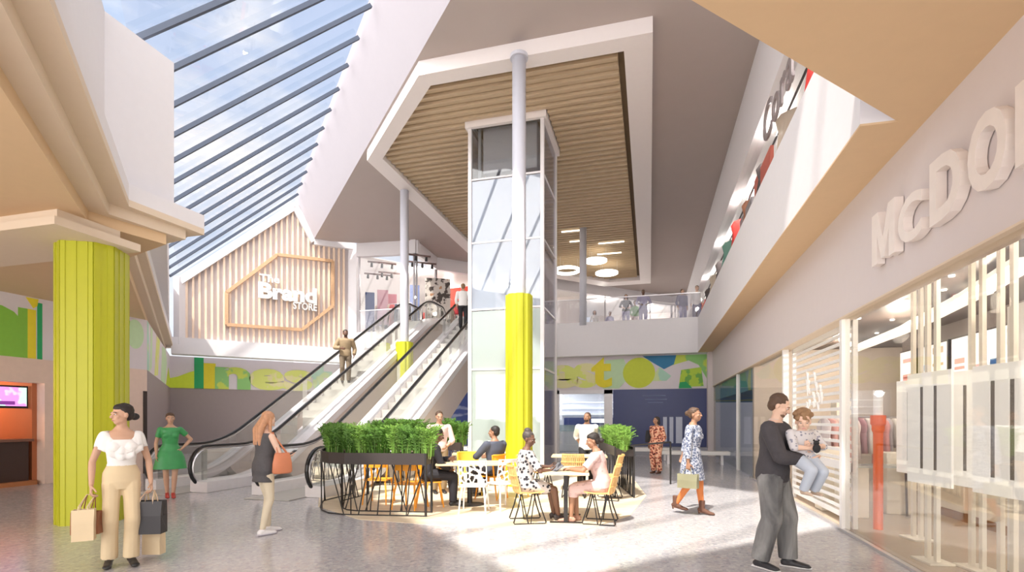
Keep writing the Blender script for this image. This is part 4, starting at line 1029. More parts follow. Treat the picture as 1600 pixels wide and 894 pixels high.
# --- planters
TROUGH = mat('dark_trough', (.035, .026, .024), .5)
def planter(path, label, w=.34, ztop=.98, zt=.80, seed=1, closed_left=True):
    rnd = random.Random(seed); path = [V3((p[0], p[1], 0)) for p in path]
    # resample
    pts = [path[0]]
    for a, b in zip(path[:-1], path[1:]):
        n = max(1, int((b-a).length/.16))
        for i in range(1, n+1): pts.append(a.lerp(b, i/n))
    nor = []
    for i in range(len(pts)):
        d = (pts[min(i+1, len(pts)-1)]-pts[max(i-1, 0)]).normalized(); nor.append(V(-d.y, d.x))
    r = empty('planter', pts[0], 0, label, 'planter'); org = pts[0]
    bm = BM(); A = []
    for p, n in zip(pts, nor): A.append([bm.verts.new((q.x, q.y, z)) for q, z in ((p+n*w/2, zt), (p-n*w/2, zt), (p-n*w/2, ztop), (p-n*(w/2-.02), ztop), (p-n*(w/2-.02), ztop-.05), (p+n*(w/2-.02), ztop-.05), (p+n*(w/2-.02), ztop), (p+n*w/2, ztop))])
    for i in range(len(A)-1):
        for k in range(8): j = (k+1) % 8; bm.faces.new([A[i][k], A[i][j], A[i+1][j], A[i+1][k]])
    bm.faces.new(A[0][::-1]); bm.faces.new(A[-1]); obj('trough', bm, TROUGH, r, org=org)
    for side in (-1, 1):
        bm = BM(); ps = [p+n*side*w/2 for p, n in zip(pts, nor)]
        for z in (.012,): loft(bm, [(p.x, p.y, z) for p in ps], .012, 6)
        obj('bottom_rail', bm, BLACK, r, org=org)
        k = 0; i = 0.0
        while i < len(ps)-1:
            def at(x):
                x = max(0, min(len(ps)-1.001, x)); a = ps[int(x)]; b = ps[int(x)+1]; return a.lerp(b, x-int(x))
            a = at(i); lean = rnd.choice((0, 0, .0, .9, -.9, 1.6, -1.4, .4)); b = at(i+lean)
            bm = BM(); tube(bm, [(a.x, a.y, zt+.01), (b.x, b.y, .01)], .010, 5); obj('rod', bm, BLACK, r, org=org); i += rnd.uniform(.45, .95) if side < 0 else rnd.uniform(.9, 1.5)
    for idx in (0, len(pts)-1):
        for side in (-1, 1):
            p = pts[idx]+nor[idx]*side*w/2; bm = BM(); box(bm, (p.x-.015, p.y-.015, 0), (p.x+.015, p.y+.015, ztop)); obj('post', bm, BLACK, r, org=org)
    return pts
FERN = [mat('fern_green', (.085, .20, .025), .6, var=.5, scale=20), mat('fern_light', (.17, .33, .05), .6, var=.4, scale=20), mat('fern_dark', (.03, .09, .02), .6, var=.4, scale=20)]
def plant(seed, kind):
    rnd = random.Random(seed); bm = BM()
    r = empty('fern' if kind != 'reed' else 'leafy_plant', (0, 0, 0)); tag(r, '-', 'plant')
    n = 46 if kind != 'bush' else 60
    for i in range(n):
        az = rnd.uniform(0, 2*PI); h = rnd.uniform(.28, .48)*(1 if kind != 'bush' else 1.05); sp = rnd.uniform(.03, .20); w = rnd.uniform(.010, .020)*(1 if kind != 'bush' else 1.5)
        d = V(math.cos(az), math.sin(az)); s = V(-d.y, d.x); b = V(rnd.uniform(-.08, .08), rnd.uniform(-.08, .08))
        mids = []
        for k in range(6):
            t = k/5; p = b+d*sp*t*t*1.2+V3((0, 0, h*(math.sin(t*PI*.55)))); ww = w*math.sin(PI*min(.97, t+.12)); mids.append((bm.verts.new(p-s*ww), bm.verts.new(p+V3((0, 0, .004))), bm.verts.new(p+s*ww)))
        for a, c in zip(mids[:-1], mids[1:]): bm.faces.new([a[0], a[1], c[1], c[0]]); bm.faces.new([a[1], a[2], c[2], c[1]])
        # side leaflets
        for k in range(2, 10):
            t = k/10; p = b+d*sp*t*t*1.2+V3((0, 0, h*(math.sin(t*PI*.55)))); l = .055*math.sin(PI*t)+.02
            for q in (-1, 1):
                e = p+s*q*l+V3((0, 0, .02))+d*.02; bm.faces.new([bm.verts.new(p), bm.verts.new(p.lerp(e, .5)+V3((0, 0, .012))), bm.verts.new(e), bm.verts.new(p.lerp(e, .5)-V3((0, 0, .008)))])
    obj('fronds', bm, FERN[0 if kind == 'fern' else (1 if kind == 'reed' else 2)], r)
    bm = BM()
    for i in range(7): a = rnd.uniform(0, 6.28); tube(bm, [(.03*math.cos(a), .03*math.sin(a), -.04), (.07*math.cos(a), .07*math.sin(a), .2)], [.008, .004], 5)
    obj('stems', bm, mat('stem', (.30, .36, .12), .6), r)
    return r
PROTO = {('fern', i): plant(10+i, 'fern') for i in range(3)}; PROTO.update({('reed', i): plant(30+i, 'reed') for i in range(2)}); PROTO[('bush', 0)] = plant(50, 'bush')
usedp = set()
def put_plant(kind, p, z, sc, lab, grp):
    i = random.randrange({'fern': 3, 'reed': 2, 'bush': 1}[kind]); key = (kind, i)
    r = PROTO[key] if key not in usedp else copy_tree(PROTO[key]); usedp.add(key)
    place(r, V3((p.x, p.y, z)), random.uniform(0, 6.28), lab, grp); r.scale = (sc, sc, sc*random.uniform(.9, 1.1))
random.seed(31)
Pa = V(-3.36, 7.55); Pb = V(-4.62, 7.36); Pd = V(-5.62, 8.35)
arc = [Pb.lerp(V(-5.0, 7.42), .0), V(-4.9, 7.42), V(-5.12, 7.60), V(-5.32, 7.85)]
pp = planter([Pa]+arc+[Pd, V(-5.62, 9.3)], 'black rod-framed curved planter with dark trough in front of the cafe tables', seed=2)
for i in range(0, len(pp)-1):
    k = 'bush' if i in (13, 14) else ('fern' if i % 3 else 'reed')
    put_plant(k, pp[i], .92, 1.0 if k != 'bush' else 1.05, {'fern': 'green feathery fern in the curved black planter', 'reed': 'light green leafy plant in the curved black planter', 'bush': 'dark green bushy fern at the left bend of the curved planter'}[k], {'fern': 'ferns in the curved planter', 'reed': 'light green plants in the curved planter', 'bush': 'dark ferns at the bend of the curved planter'}[k])
qq = [atT(585, 12.0), atT(722, 12.0)]
pp = planter(qq, 'long black rod-framed planter behind the cafe, in front of the right escalator', seed=6)
for i in range(0, len(pp)): put_plant('fern', pp[i], .92, 1.15, 'tall dark fern in the rear planter before the escalator', 'ferns in the rear planter')
r0 = atT(976, 9.9); 
pp = planter([r0, atT(948, 12.6)], 'tall dark planter to the right of the cafe tables', seed=8, w=.36)
for i in range(0, len(pp), 1): put_plant('reed', pp[i], .92, .92, 'bright green upright plant in the right-hand planter', 'plants in the right-hand planter')
r1 = atT(985, 12.0)
bm = BM(); tube(bm, [(r1.x, r1.y, .9), (r1.x+.9, r1.y+.3, .98)], .02, 6); tube(bm, [(r1.x+.9, r1.y+.3, 0), (r1.x+.9, r1.y+.3, .98)], .02, 6); tube(bm, [(r1.x, r1.y, 0), (r1.x, r1.y, .9)], .02, 6)
tag(obj('barrier_rail', bm, BLACK), 'slanted dark handrail between the right-hand planter and the red patterned dress', 'rail')
# ================================================================== PEOPLE
SKIN = {'brown': mat('skin_brown', (.36, .19, .115), .55, var=.05), 'dark': mat('skin_dark', (.17, .085, .055), .5, var=.05), 'tan': mat('skin_tan', (.58, .35, .24), .55, var=.04), 'fair': mat('skin_fair', (.74, .50, .38), .55, var=.04)}
HAIRK = mat('hair_black', (.020, .014, .012), .6, var=.4, scale=40, bump=.4); HAIRB = mat('hair_brown', (.09, .05, .03), .6, var=.4, scale=40, bump=.4)
HAIRR = mat('hair_strawberry', (.52, .27, .15), .6, var=.35, scale=30, bump=.4); HAIRT = mat('hair_light_brown', (.28, .16, .08), .6, var=.35, scale=30, bump=.4); HAIRG = mat('hair_greying', (.07, .055, .05), .6, var=.4, scale=40)
def mirrorx(p): return V3((-p[0], p[1], p[2]))
def ik(a, c, l1, l2, pole):
    a, c, pole = V3(a), V3(c), V3(pole); d = c-a; L = min(d.length, (l1+l2)*.999); d = d.normalized() if d.length else V3((0, 0, -1)); c2 = a+d*L
    x = (l1*l1-l2*l2+L*L)/(2*L); h = math.sqrt(max(0, l1*l1-x*x)); q = pole-d*pole.dot(d)
    if q.length < 1e-4: q = V3((0, 1, 0))
    return a+d*x+q.normalized()*h, c2
def voxel(bm, name, m, parent, vox, smooth=3, disp=0):
    o = obj(name, bm, m, parent)
    r = o.modifiers.new('remesh', 'REMESH'); r.mode = 'VOXEL'; r.voxel_size = vox; r.use_smooth_shade = True
    if smooth: s = o.modifiers.new('smooth', 'SMOOTH'); s.iterations = smooth; s.factor = .5
    dg = bpy.context.evaluated_depsgraph_get(); dg.update()
    me = bpy.data.meshes.new_from_object(o.evaluated_get(dg)); o.modifiers.clear(); old = o.data; o.data = me; bpy.data.meshes.remove(old)
    for p in me.polygons: p.use_smooth = True
    if not me.materials: me.materials.append(m)
    return o
def hand(bm, w, d, n, side, curl, S):
    """w wrist, d direction, n palm-facing normal, side = thumb side direction"""
    d = d.normalized(); n = (n-d*n.dot(d)).normalized(); s = d.cross(n).normalized()
    if s.dot(side) < 0: s = -s
    pe = w+d*.085*S
    for k, off in enumerate((.030, .010, -.010, -.030)):
        seg(bm, w+s*off*.55*S+d*.01*S, w+d*.085*S+s*off*S, .015*S, .0125*S, n=8)
    for k, off in enumerate((.031, .0105, -.0105, -.031)):
        l = (.072, .080, .074, .058)[k]*S; p = w+d*.085*S+s*off*S; a = curl*.6; dd = (d+s*off*1.6).normalized()
        for j, f in enumerate((.42, .33, .25)):
            ang = a*(j+.6); q = p+(dd*math.cos(ang)+n*math.sin(ang))*l*f; seg(bm, p, q, (.0088-.0006*j)*S, (.0082-.0007*j)*S, n=8); p = q
    p = w+d*.022*S+s*.030*S; 
    for j, (f, ang) in enumerate(((.035, .75), (.030, .45), (.022, .3))):
        q = p+(d*math.cos(ang)+s*math.sin(ang)+n*(.25+.4*curl*.5)).normalized()*f*S; seg(bm, p, q, (.0115-.001*j)*S, (.0105-.001*j)*S, n=8); p = q
def person(name, loc, yaw, H, label, pose=None, skin='brown', hair=('short', None), clothes=(), female=False, vox=.009, cat='person', group=None, build=1.0, extra=None, headscale=1.0):
    P = dict(pelvis=(0, 0, .93), lean=0, side=0, hyaw=0, hpitch=0, handL=None, handR=None, poleL=None, poleR=None, footL=None, footR=None, kneeL=None, kneeR=None, curl=.7, palmL=None, palmR=None, toeL=0, toeR=0, heel=0)
    P.update(pose or {}); S = H/1.70; B = build*S; sk = SKIN[skin]
    root = empty(name, loc, yaw, label, cat, group)
    pel = V3(P['pelvis'])*S; le = math.radians(P['lean']); sd = math.radians(P['side'])
    up = V3((math.sin(sd), math.sin(le), math.cos(le)*math.cos(sd))).normalized(); fw = V3((0, math.cos(le), -math.sin(le)))
    hw = (.088 if female else .092)*B; sw = (.165 if female else .195)*B
    waist, chest, shl, neck = pel+up*.15*S, pel+up*.33*S, pel+up*.46*S, pel+up*.525*S
    hc = neck+up*.135*S+fw*.028*S
    hy, hp = math.radians(P['hyaw']), math.radians(P['hpitch'])
    HR = Matrix.Rotation(hy, 3, 'Z') @ Matrix.Rotation(-hp, 3, 'X')
    hipp = {s: pel+V3((s*hw, 0, -.01*S)) for s in (-1, 1)}; sh = {s: shl+V3((s*sw, 0, -.025*S)) for s in (-1, 1)}
    J = {}
    for s, t in ((-1, 'L'), (1, 'R')):
        hnd = V3(P['hand'+t])*S if P['hand'+t] else V3((s*.23, .03, .86))*S
        pole = V3(P['pole'+t]) if P['pole'+t] else V3((s*.5, -1, 0))
        J['el'+t], J['wr'+t] = ik(sh[s], hnd, .285*S, .25*S, pole)
        ft = V3(P['foot'+t])*S if P['foot'+t] else V3((s*.095, 0, .085))*S
        kp = V3(P['knee'+t]) if P['knee'+t] else V3((s*.08, 1, 0))
        J['kn'+t], J['an'+t] = ik(hipp[s], ft, .435*S, .415*S, kp)
    tw = (.118 if female else .142)*B; cw = (.140 if female else .165)*B; hpw = (.172 if female else .160)*B
    def torso(bm, g=0.0, z0=-.10, z1=1.0, bust=True, flare=0):
        rings = [(-.11, hpw*.80, .095*B), (-.04, hpw, .112*B), (.05, hpw*.97, .112*B), (.15, tw, .092*B), (.24, (tw+cw)/2, .098*B), (.34, cw, .110*B), (.42, cw*1.10, .102*B), (.465, sw*.93, .080*B), (.50, .085*B, .062*B), (.535, .054*S, .052*S)]
        def val(h):
            if h <= rings[0][0]: return rings[0][1]+flare*(rings[0][0]-h), rings[0][2]+flare*.7*(rings[0][0]-h)
            for a, b in zip(rings[:-1], rings[1:]):
                if a[0] <= h <= b[0]:
                    k = (h-a[0])/(b[0]-a[0]); return a[1]+(b[1]-a[1])*k, a[2]+(b[2]-a[2])*k
            return rings[-1][1], rings[-1][2]
        hs = sorted(set([z0]+[r[0] for r in rings if z0 < r[0] < min(z1, .536)]+[min(z1, .535)]))
        cs, rr = [], []
        for h in hs:
            a, b = val(h); cs.append(pel+up*h*S+fw*(.012*S if .2 < h < .45 else 0)); rr.append((a+g, b+g))
        loft(bm, cs, rr, 28, ref=(1, 0, 0))
        if female and bust and z1 > .3:
            for s in (-1, 1): ball(bm, chest+fw*.075*S+V3((s*.068*S, 0, -.0*S))+up*-.01*S, (.062*S+g, .055*S+g, .06*S+g))
    def arm(bm, s, t, g=0.0, frac=2.0, cuff=1.0):
        el, wr = J['el'+t], J['wr'+t]; a0 = sh[s]
        k = 1.0 if not female else .86
        ball(bm, a0-V3((s*.02*S, 0, .005*S)), (.056*B*k+g, .055*B*k+g, .055*B*k+g))
        m = a0.lerp(el, .45)
        if frac >= 1:
            seg(bm, a0, m, .053*B*k+g, .048*B*k+g); seg(bm, m, el, .048*B*k+g, .039*B*k+g)
            f = min(1, frac-1)
            if f > 0:
                m2 = el.lerp(wr, .3*f if f < 1 else .3); e = el.lerp(wr, f)
                seg(bm, el, m2, .040*B*k+g, .042*B*k+g); seg(bm, m2, e, .042*B*k+g, (.042-.015*f)*B*k+g*cuff, sb=(f > .98 and g == 0))
        else:
            seg(bm, a0, a0.lerp(el, frac), .055*B*k+g, .050*B*k+g*cuff, sb=False)
    def leg(bm, s, t, g=0.0, z_end=None, gk=None, ga=None):
        h_, k_, a_ = hipp[s], J['kn'+t], J['an'+t]; gk = g if gk is None else gk; ga = g if ga is None else ga; q = .95 if female else 1.0
        h2 = h_.lerp(k_, .12); m = h_.lerp(k_, .5); c = k_.lerp(a_, .28)
        back = (k_-h_).cross(V3((1, 0, 0))); back = V3((0, -1, 0)) if back.length < 1e-4 else -back.normalized() if back.normalized().y > 0 else back.normalized()
        c = c+back*.012*S
        seg(bm, h2, m, .088*B*q+g, .073*B*q+g); seg(bm, m, k_, .073*B*q+g, .054*B*q+gk); seg(bm, k_, c, .054*B*q+gk, .053*B*q+gk)
        seg(bm, c, a_, .053*B*q+gk, .034*B*q+ga, sb=(g == 0))
    # ---- body
    bm = BM(); torso(bm)
    seg(bm, neck-up*.04*S, hc-up*.06*S, .056*S if not female else .048*S, .052*S if not female else .045*S)
    hs_ = headscale*S
    def hd(v): return hc+HR @ (V3(v)*hs_)
    def hball(v, r): ball(bm, hd(v), tuple(x*hs_ for x in r), HR)
    hball((0, -.012, .028), (.074, .092, .085)); hball((0, .022, -.035), (.060, .068, .075)); hball((0, .045, -.075), (.034, .034, .032))
    hball((0, .075, .018), (.052, .020, .016))
    seg(bm, hd((0, .084, .010)), hd((0, .104, -.024)), .009*hs_, .014*hs_, n=8); hball((0, .092, -.028), (.018, .012, .009))
    hball((0, .083, -.056), (.024, .010, .008)); 
    for s in (-1, 1): hball((s*.072, -.008, -.008), (.010, .018, .030)); hball((s*.038, .062, -.022), (.022, .02, .022))
    for s, t in ((-1, 'L'), (1, 'R')):
        arm(bm, s, t); d = J['wr'+t]-J['el'+t]; pn = V3(P['palm'+t]) if P['palm'+t] else V3((-s, .2, 0))
        hand(bm, J['wr'+t], P.get('hdir'+t) and V3(P['hdir'+t]) or d, pn, V3((0, 1, 0)) if abs(d.normalized().y) < .7 else V3((0, 0, 1)), P['curl'], S)
        leg(bm, s, t)
        a = J['an'+t]; ty = math.radians(P['toe'+t]); fd = V3((math.sin(ty), math.cos(ty), 0)); dn = V3((0, 0, -.05*S))
        seg(bm, a+dn*.6-fd*.03*S, a+dn*.9+fd*.10*S, .030*S, .024*S)
    body = voxel(bm, 'body', sk, root, vox, 2)
    # ---- eyes / lips
    for s in (-1, 1):
        bm = BM(); ball(bm, hd((s*.030, .078, .004)), (.0125*hs_, .008*hs_, .0062*hs_), HR); obj('eye', bm, mat('eye_white', (.75, .72, .70), .3), root, smooth=True)
        bm = BM(); ball(bm, hd((s*.030, .0835, .004)), (.0058*hs_, .0045*hs_, .0058*hs_), HR); obj('iris', bm, BLACK, root, smooth=True)
        bm = BM(); tube(bm, [hd((s*.016, .088, .022)), hd((s*.034, .086, .027)), hd((s*.050, .076, .021))], .0035*hs_, 5); obj('eyebrow', bm, hair[1] or HAIRK, root)
    bm = BM(); ball(bm, hd((0, .087, -.056)), (.021*hs_, .008*hs_, .006*hs_), HR); obj('lips', bm, mat('lips_'+skin, {'brown': (.34, .11, .09), 'dark': (.2, .07, .06), 'tan': (.52, .2, .17), 'fair': (.66, .28, .26)}[skin], .4), root, smooth=True)
    # ---- hair
    st, hm = hair; hm = hm or HAIRK
    if st != 'none':
        bm = BM(); v = max(.007, vox)
        hball((0, -.026, .042), (.083, .093, .085) if st != 'shaved' else (.078, .087, .082))
        if st in ('short', 'quiff'): hball((0, -.052, -.005), (.077, .058, .072)); 
        if st == 'quiff': hball((0, .03, .10), (.055, .05, .03))
        if st == 'bun': hball((0, -.06, .01), (.075, .055, .07)); hball((0, -.118, .028), (.048, .048, .046)); hball((0, .02, .075), (.06, .05, .04))
        if st == 'lowbun': hball((0, -.06, .0), (.074, .055, .07)); hball((.0, -.125, -.025), (.050, .045, .040)); hball((0, .02, .07), (.062, .055, .045))
        if st == 'topbun': hball((0, -.055, .01), (.074, .055, .07)); hball((0, -.02, .135), (.04, .04, .036))
        if st == 'long':
            for sx in (-1, 0, 1): a_ = hd((sx*.055, -.05, .03)); seg(bm, a_, a_+V3((sx*.01, -.035, -.23))*hs_, .045*hs_, .040*hs_)
            for sx in (-1, 1): a_ = hd((sx*.068, -.01, .04)); seg(bm, a_, a_+V3((sx*.014, 0, -.18))*hs_, .022*hs_, .02*hs_)
        if st == 'verylong':
            for sx in (-1, 0, 1): a_ = hd((sx*.055, -.045, .02)); b_ = V3((a_.x+sx*.01, min(a_.y-.05, neck.y-.10*S), a_.z-.16)); seg(bm, a_, b_, .050*hs_, .045*hs_); seg(bm, b_, b_+V3((0, -.012, -.20))*hs_, .045*hs_, .026*hs_)
            for sx in (-1, 1): a_ = hd((sx*.068, -.005, .04)); seg(bm, a_, a_+V3((sx*.03, -.02, -.28))*hs_, .026*hs_, .02*hs_)
        if st == 'bob':
            for sx in (-1, 0, 1): seg(bm, hd((sx*.06, -.04, .03)), hd((sx*.066, -.05, -.09)), .045*hs_, .042*hs_)
        if st == 'curly':
            rnd = random.Random(3)
            for k in range(34): a = rnd.uniform(0, 6.28); e = rnd.uniform(-.3, 1.4); hball((.085*math.cos(a)*math.cos(e), -.04+.09*math.sin(a)*math.cos(e), .04+.085*math.sin(e)), (.032, .032, .032))
        if st == 'updo': hball((0, -.05, .05), (.078, .06, .075)); hball((0, -.05, .115), (.06, .058, .045))
        voxel(bm, 'hair', hm, root, v, 2)
    if 'beard' in (extra or ()):
        bm = BM(); hball((0, .036, -.072), (.050, .055, .040))
        hball((0, .088, -.044), (.026, .010, .006)); voxel(bm, 'beard', mat('stubble_%s' % skin, {'fair': (.20, .12, .08)}.get(skin, (.035, .022, .016)), .8, var=.3, scale=60), root, max(.006, vox*.8), 1)
    # ---- clothes
    cv = max(vox, .008)
    for c in clothes:
        k, m = c[0], c[1]; o = c[2] if len(c) > 2 else {}
        if k == 'top':
            bm = BM(); g = o.get('g', .014)*S; torso(bm, g, o.get('hem', -.06), o.get('neck', .497), True, o.get('flare', .0))
            fr = o.get('sleeve', 1.9)
            if fr > 0:
                for s, t in ((-1, 'L'), (1, 'R')): arm(bm, s, t, g*.9, fr, o.get('cuff', 1))
            voxel(bm, o.get('name', 'shirt'), m, root, cv, 2)
        elif k == 'collar':
            bm = BM(); n = 20; loft(bm, [neck-up*.035*S, neck+up*.005*S], [(.068*S, .066*S), (.062*S, .06*S)], n, ref=(1, 0, 0)); obj('collar', bm, m, root)
        elif k == 'front':     # visible shirt front / open jacket gap
            bm = BM(); loft(bm, [pel+up*h*S+fw*d*B for h, d in ((.0, .118), (.2, .112), (.35, .128), (.45, .10), (.49, .07))], [(.03*S, .010*S), (.035*S, .014*S), (.045*S, .014*S), (.05*S, .018*S), (.05*S, .02*S)], 12, ref=(1, 0, 0)); obj('shirt_front', bm, m, root, smooth=True)
        elif k == 'trousers':
            bm = BM(); g = o.get('g', .016)*S; torso(bm, g*.7, -.12, o.get('waist', .10), False)
            for s, t in ((-1, 'L'), (1, 'R')): leg(bm, s, t, g, None, o.get('gk', .022)*S, o.get('ga', .030)*S)
            voxel(bm, o.get('name', 'trousers'), m, root, cv, 2)
        elif k == 'skirt':
            bm = BM(); g = .018*S; top = pel+up*o.get('waist', .14)*S; hz = o['hem']*S; n = 44; cs = []; rr = []
            for q in range(9):
                f = q/8; z = top.z+(hz-top.z)*f; a = tw+g+(hpw*1.08+g-tw)*min(1, f*2.2)+o.get('flare', .05)*S*max(0, f-.3); b = .095*B+g+(.03*B)*min(1, f*2.2)+o.get('flare', .05)*S*max(0, f-.3); cs.append(V3((pel.x, pel.y+o.get('sway', 0)*f, z))); rr.append((a, b))
            loft(bm, cs, rr, n, ref=(1, 0, 0)); voxel(bm, o.get('name', 'skirt'), m, root, cv, 2)
        elif k == 'lap':       # skirt or dress on a seated figure
            bm = BM(); torso(bm, .016*S, -.12, .16, False)
            ks = {}
            for s, t in ((-1, 'L'), (1, 'R')):
                h_, k_ = hipp[s], J['kn'+t]; e = h_.lerp(k_, o.get('to', .95)); seg(bm, h_, e, .105*S, .082*S); ks[s] = e
                if o.get('drop'): seg(bm, e, e+V3((0, .01, -o['drop']*S)), .08*S, .07*S, sb=False)
            for f in (.15, .4, .65, .9): 
                a = hipp[-1].lerp(ks[-1], f); b = hipp[1].lerp(ks[1], f); seg(bm, a, b, .075*S, .075*S)
            voxel(bm, o.get('name', 'skirt'), m, root, cv, 2)
        elif k == 'belt':
            bm = BM(); h = o.get('h', .14); loft(bm, [pel+up*(h-.015)*S, pel+up*(h+.015)*S], [(tw+.022*S, .115*B), (tw+.022*S, .115*B)], 28, ref=(1, 0, 0)); obj('belt', bm, m, root)
        elif k == 'shoes':
            for s, t in ((-1, 'L'), (1, 'R')):
                a = J['an'+t]; ty = math.radians(P['toe'+t]); fd = V3((math.sin(ty), math.cos(ty), 0)); z0 = a.z-.085*S; hh = o.get('heel', 0)*S
                if o.get('boot'):
                    bm = BM(); seg(bm, a+V3((0, 0, .14*S)), a, .050*S, .046*S, False)
                else: bm = BM(); ball(bm, a+V3((0, 0, -.02*S)), (.042*S, .046*S, .035*S))
                b0 = V3((a.x, a.y, z0)); w = .046*S*(1 if not female else .85)
                cs = [b0-fd*.065*S+V3((0, 0, .038*S+hh)), b0-fd*.04*S+V3((0, 0, .044*S+hh)), b0+fd*.05*S+V3((0, 0, .038*S+hh*.5)), b0+fd*.12*S+V3((0, 0, .030*S)), b0+fd*.175*S+V3((0, 0, .024*S)), b0+fd*.20*S+V3((0, 0, .018*S))]
                loft(bm, cs, [(.020*S, .026*S), (.044*S, .036*S), (.038*S, .036*S), (.030*S, w), (.022*S, .040*S), (.008*S, .02*S)], 16, ref=(0, 0, 1))
                if hh > 0: seg(bm, b0-fd*.045*S+V3((0, 0, .03*S+hh)), b0-fd*.045*S+V3((0, 0, .002)), .022*S, .010*S, True, False)
                sh_ = voxel(bm, 'shoe', m, root, .007, 1)
                if o.get('sole'):
                    bm = BM(); loft(bm, [b0-fd*.075*S+V3((0, 0, .010*S)), b0+fd*.05*S+V3((0, 0, .010*S)), b0+fd*.14*S+V3((0, 0, .010*S)), b0+fd*.205*S+V3((0, 0, .012*S))], [(.011*S, .034*S), (.011*S, .040*S), (.011*S, .048*S), (.009*S, .022*S)], 14, ref=(0, 0, 1)); ss = obj('sole', bm, o['sole'], sh_, smooth=False)
        elif k == 'ruffle':
            bm = BM(); n = 72; 
            for z0, z1, r0x, r0y, r1x, r1y in ((.49, .30, sw*.84, .085*S, sw*1.42, .155*S), (.49, .36, sw*.82, .085*S, sw*1.30, .145*S)):
                A = []
                for q in range(7):
                    f = q/6; ring = []
                    for i in range(n):
                        a = 2*PI*i/n; wv = 1+.07*f*math.sin(a*13+f)+.03*f*math.sin(a*29)
                        vdip = (.12*S*max(0, math.sin(a))**3)*(1-.3*f)
                        x = (r0x+(r1x-r0x)*f**.4)*math.cos(a)*wv; y = (r0y+(r1y-r0y)*f**.7)*math.sin(a)*wv
                        ring.append(bm.verts.new(pel+V3((x, y, 0))+up*((z0+(z1-z0)*f**1.5)*S)-V3((0, 0, vdip-.03*S*f*math.cos(2*a)))))
                    A.append(ring)
                for q in range(6):
                    for i in range(n): j = (i+1) % n; bm.faces.new([A[q][i], A[q][j], A[q+1][j], A[q+1][i]])
            o_ = obj('ruffle', bm, m, root, smooth=True); sm = o_.modifiers.new('thick', 'SOLIDIFY'); sm.thickness = .006
    root['_'] = 0; del root['_']
    inv = Matrix.Translation(V3(loc)) @ Matrix.Rotation(yaw, 4, 'Z')
    for t in 'LR':
        root_h = inv @ J['wr'+t]; J['W'+t] = root_h
    J['M'] = inv; J['root'] = root; J['hc'] = hc; J['S'] = S; J['pel'] = pel; J['chest'] = chest; J['shl'] = shl; J['hipp'] = hipp
    return J
WCOT = mat('white_cotton', (.86, .84, .82), .8, var=.03, bump=.2, scale=20)
BEIGE = mat('beige_trouser', (.70, .56, .36), .75, var=.05, bump=.2)
CHAR = mat('charcoal_cloth', (.085, .080, .085), .85, var=.15, scale=30, bump=.2)
DSUIT = mat('dark_suit', (.022, .020, .026), .75, var=.1); GSUIT = mat('slate_jacket', (.075, .085, .12), .8, var=.1)
DENIM = wood('grey_denim', (.075, .075, .08), (.34, .34, .335), scale=3.5, rough=.85, stretch=(1, 1, .45))
GREENS = mat('green_satin', (.05, .32, .10), .4, var=.25, scale=6)
DOTTED = pattern('spotted_dress', (.66, .62, .60), (.03, .03, .04), 17, .37)
PINKD = pattern('pale_pink_dress', (.66, .48, .46), (.52, .36, .35), 14, .4, kind='noise')
REDP = pattern('red_patterned_dress', (.50, .12, .07), (.03, .02, .02), 18, .34, spots2=(.75, .45, .30))
BLUEP = pattern('blue_patterned_dress', (.28, .31, .40), (.07, .09, .16), 34, .42, spots2=(.50, .52, .58))
PINKS = mat('pale_pink_shirt', (.78, .62, .58), .8, var=.04)
KHAKI = mat('khaki_cloth', (.30, .22, .13), .85, var=.2); LILACC = mat('lilac_cloth', (.34, .32, .50), .8, var=.1)
BLKC = mat('black_cloth', (.02, .02, .024), .8); TANB = mat('tan_leather', (.62, .22, .11), .5, var=.1); BROWNL = mat('brown_suede', (.12, .055, .035), .8)
SHW = mat('white_trainer', (.80, .79, .80), .6); SHB = mat('black_shoe', (.02, .018, .018), .4); SHT = mat('nude_shoe', (.45, .25, .18), .5)
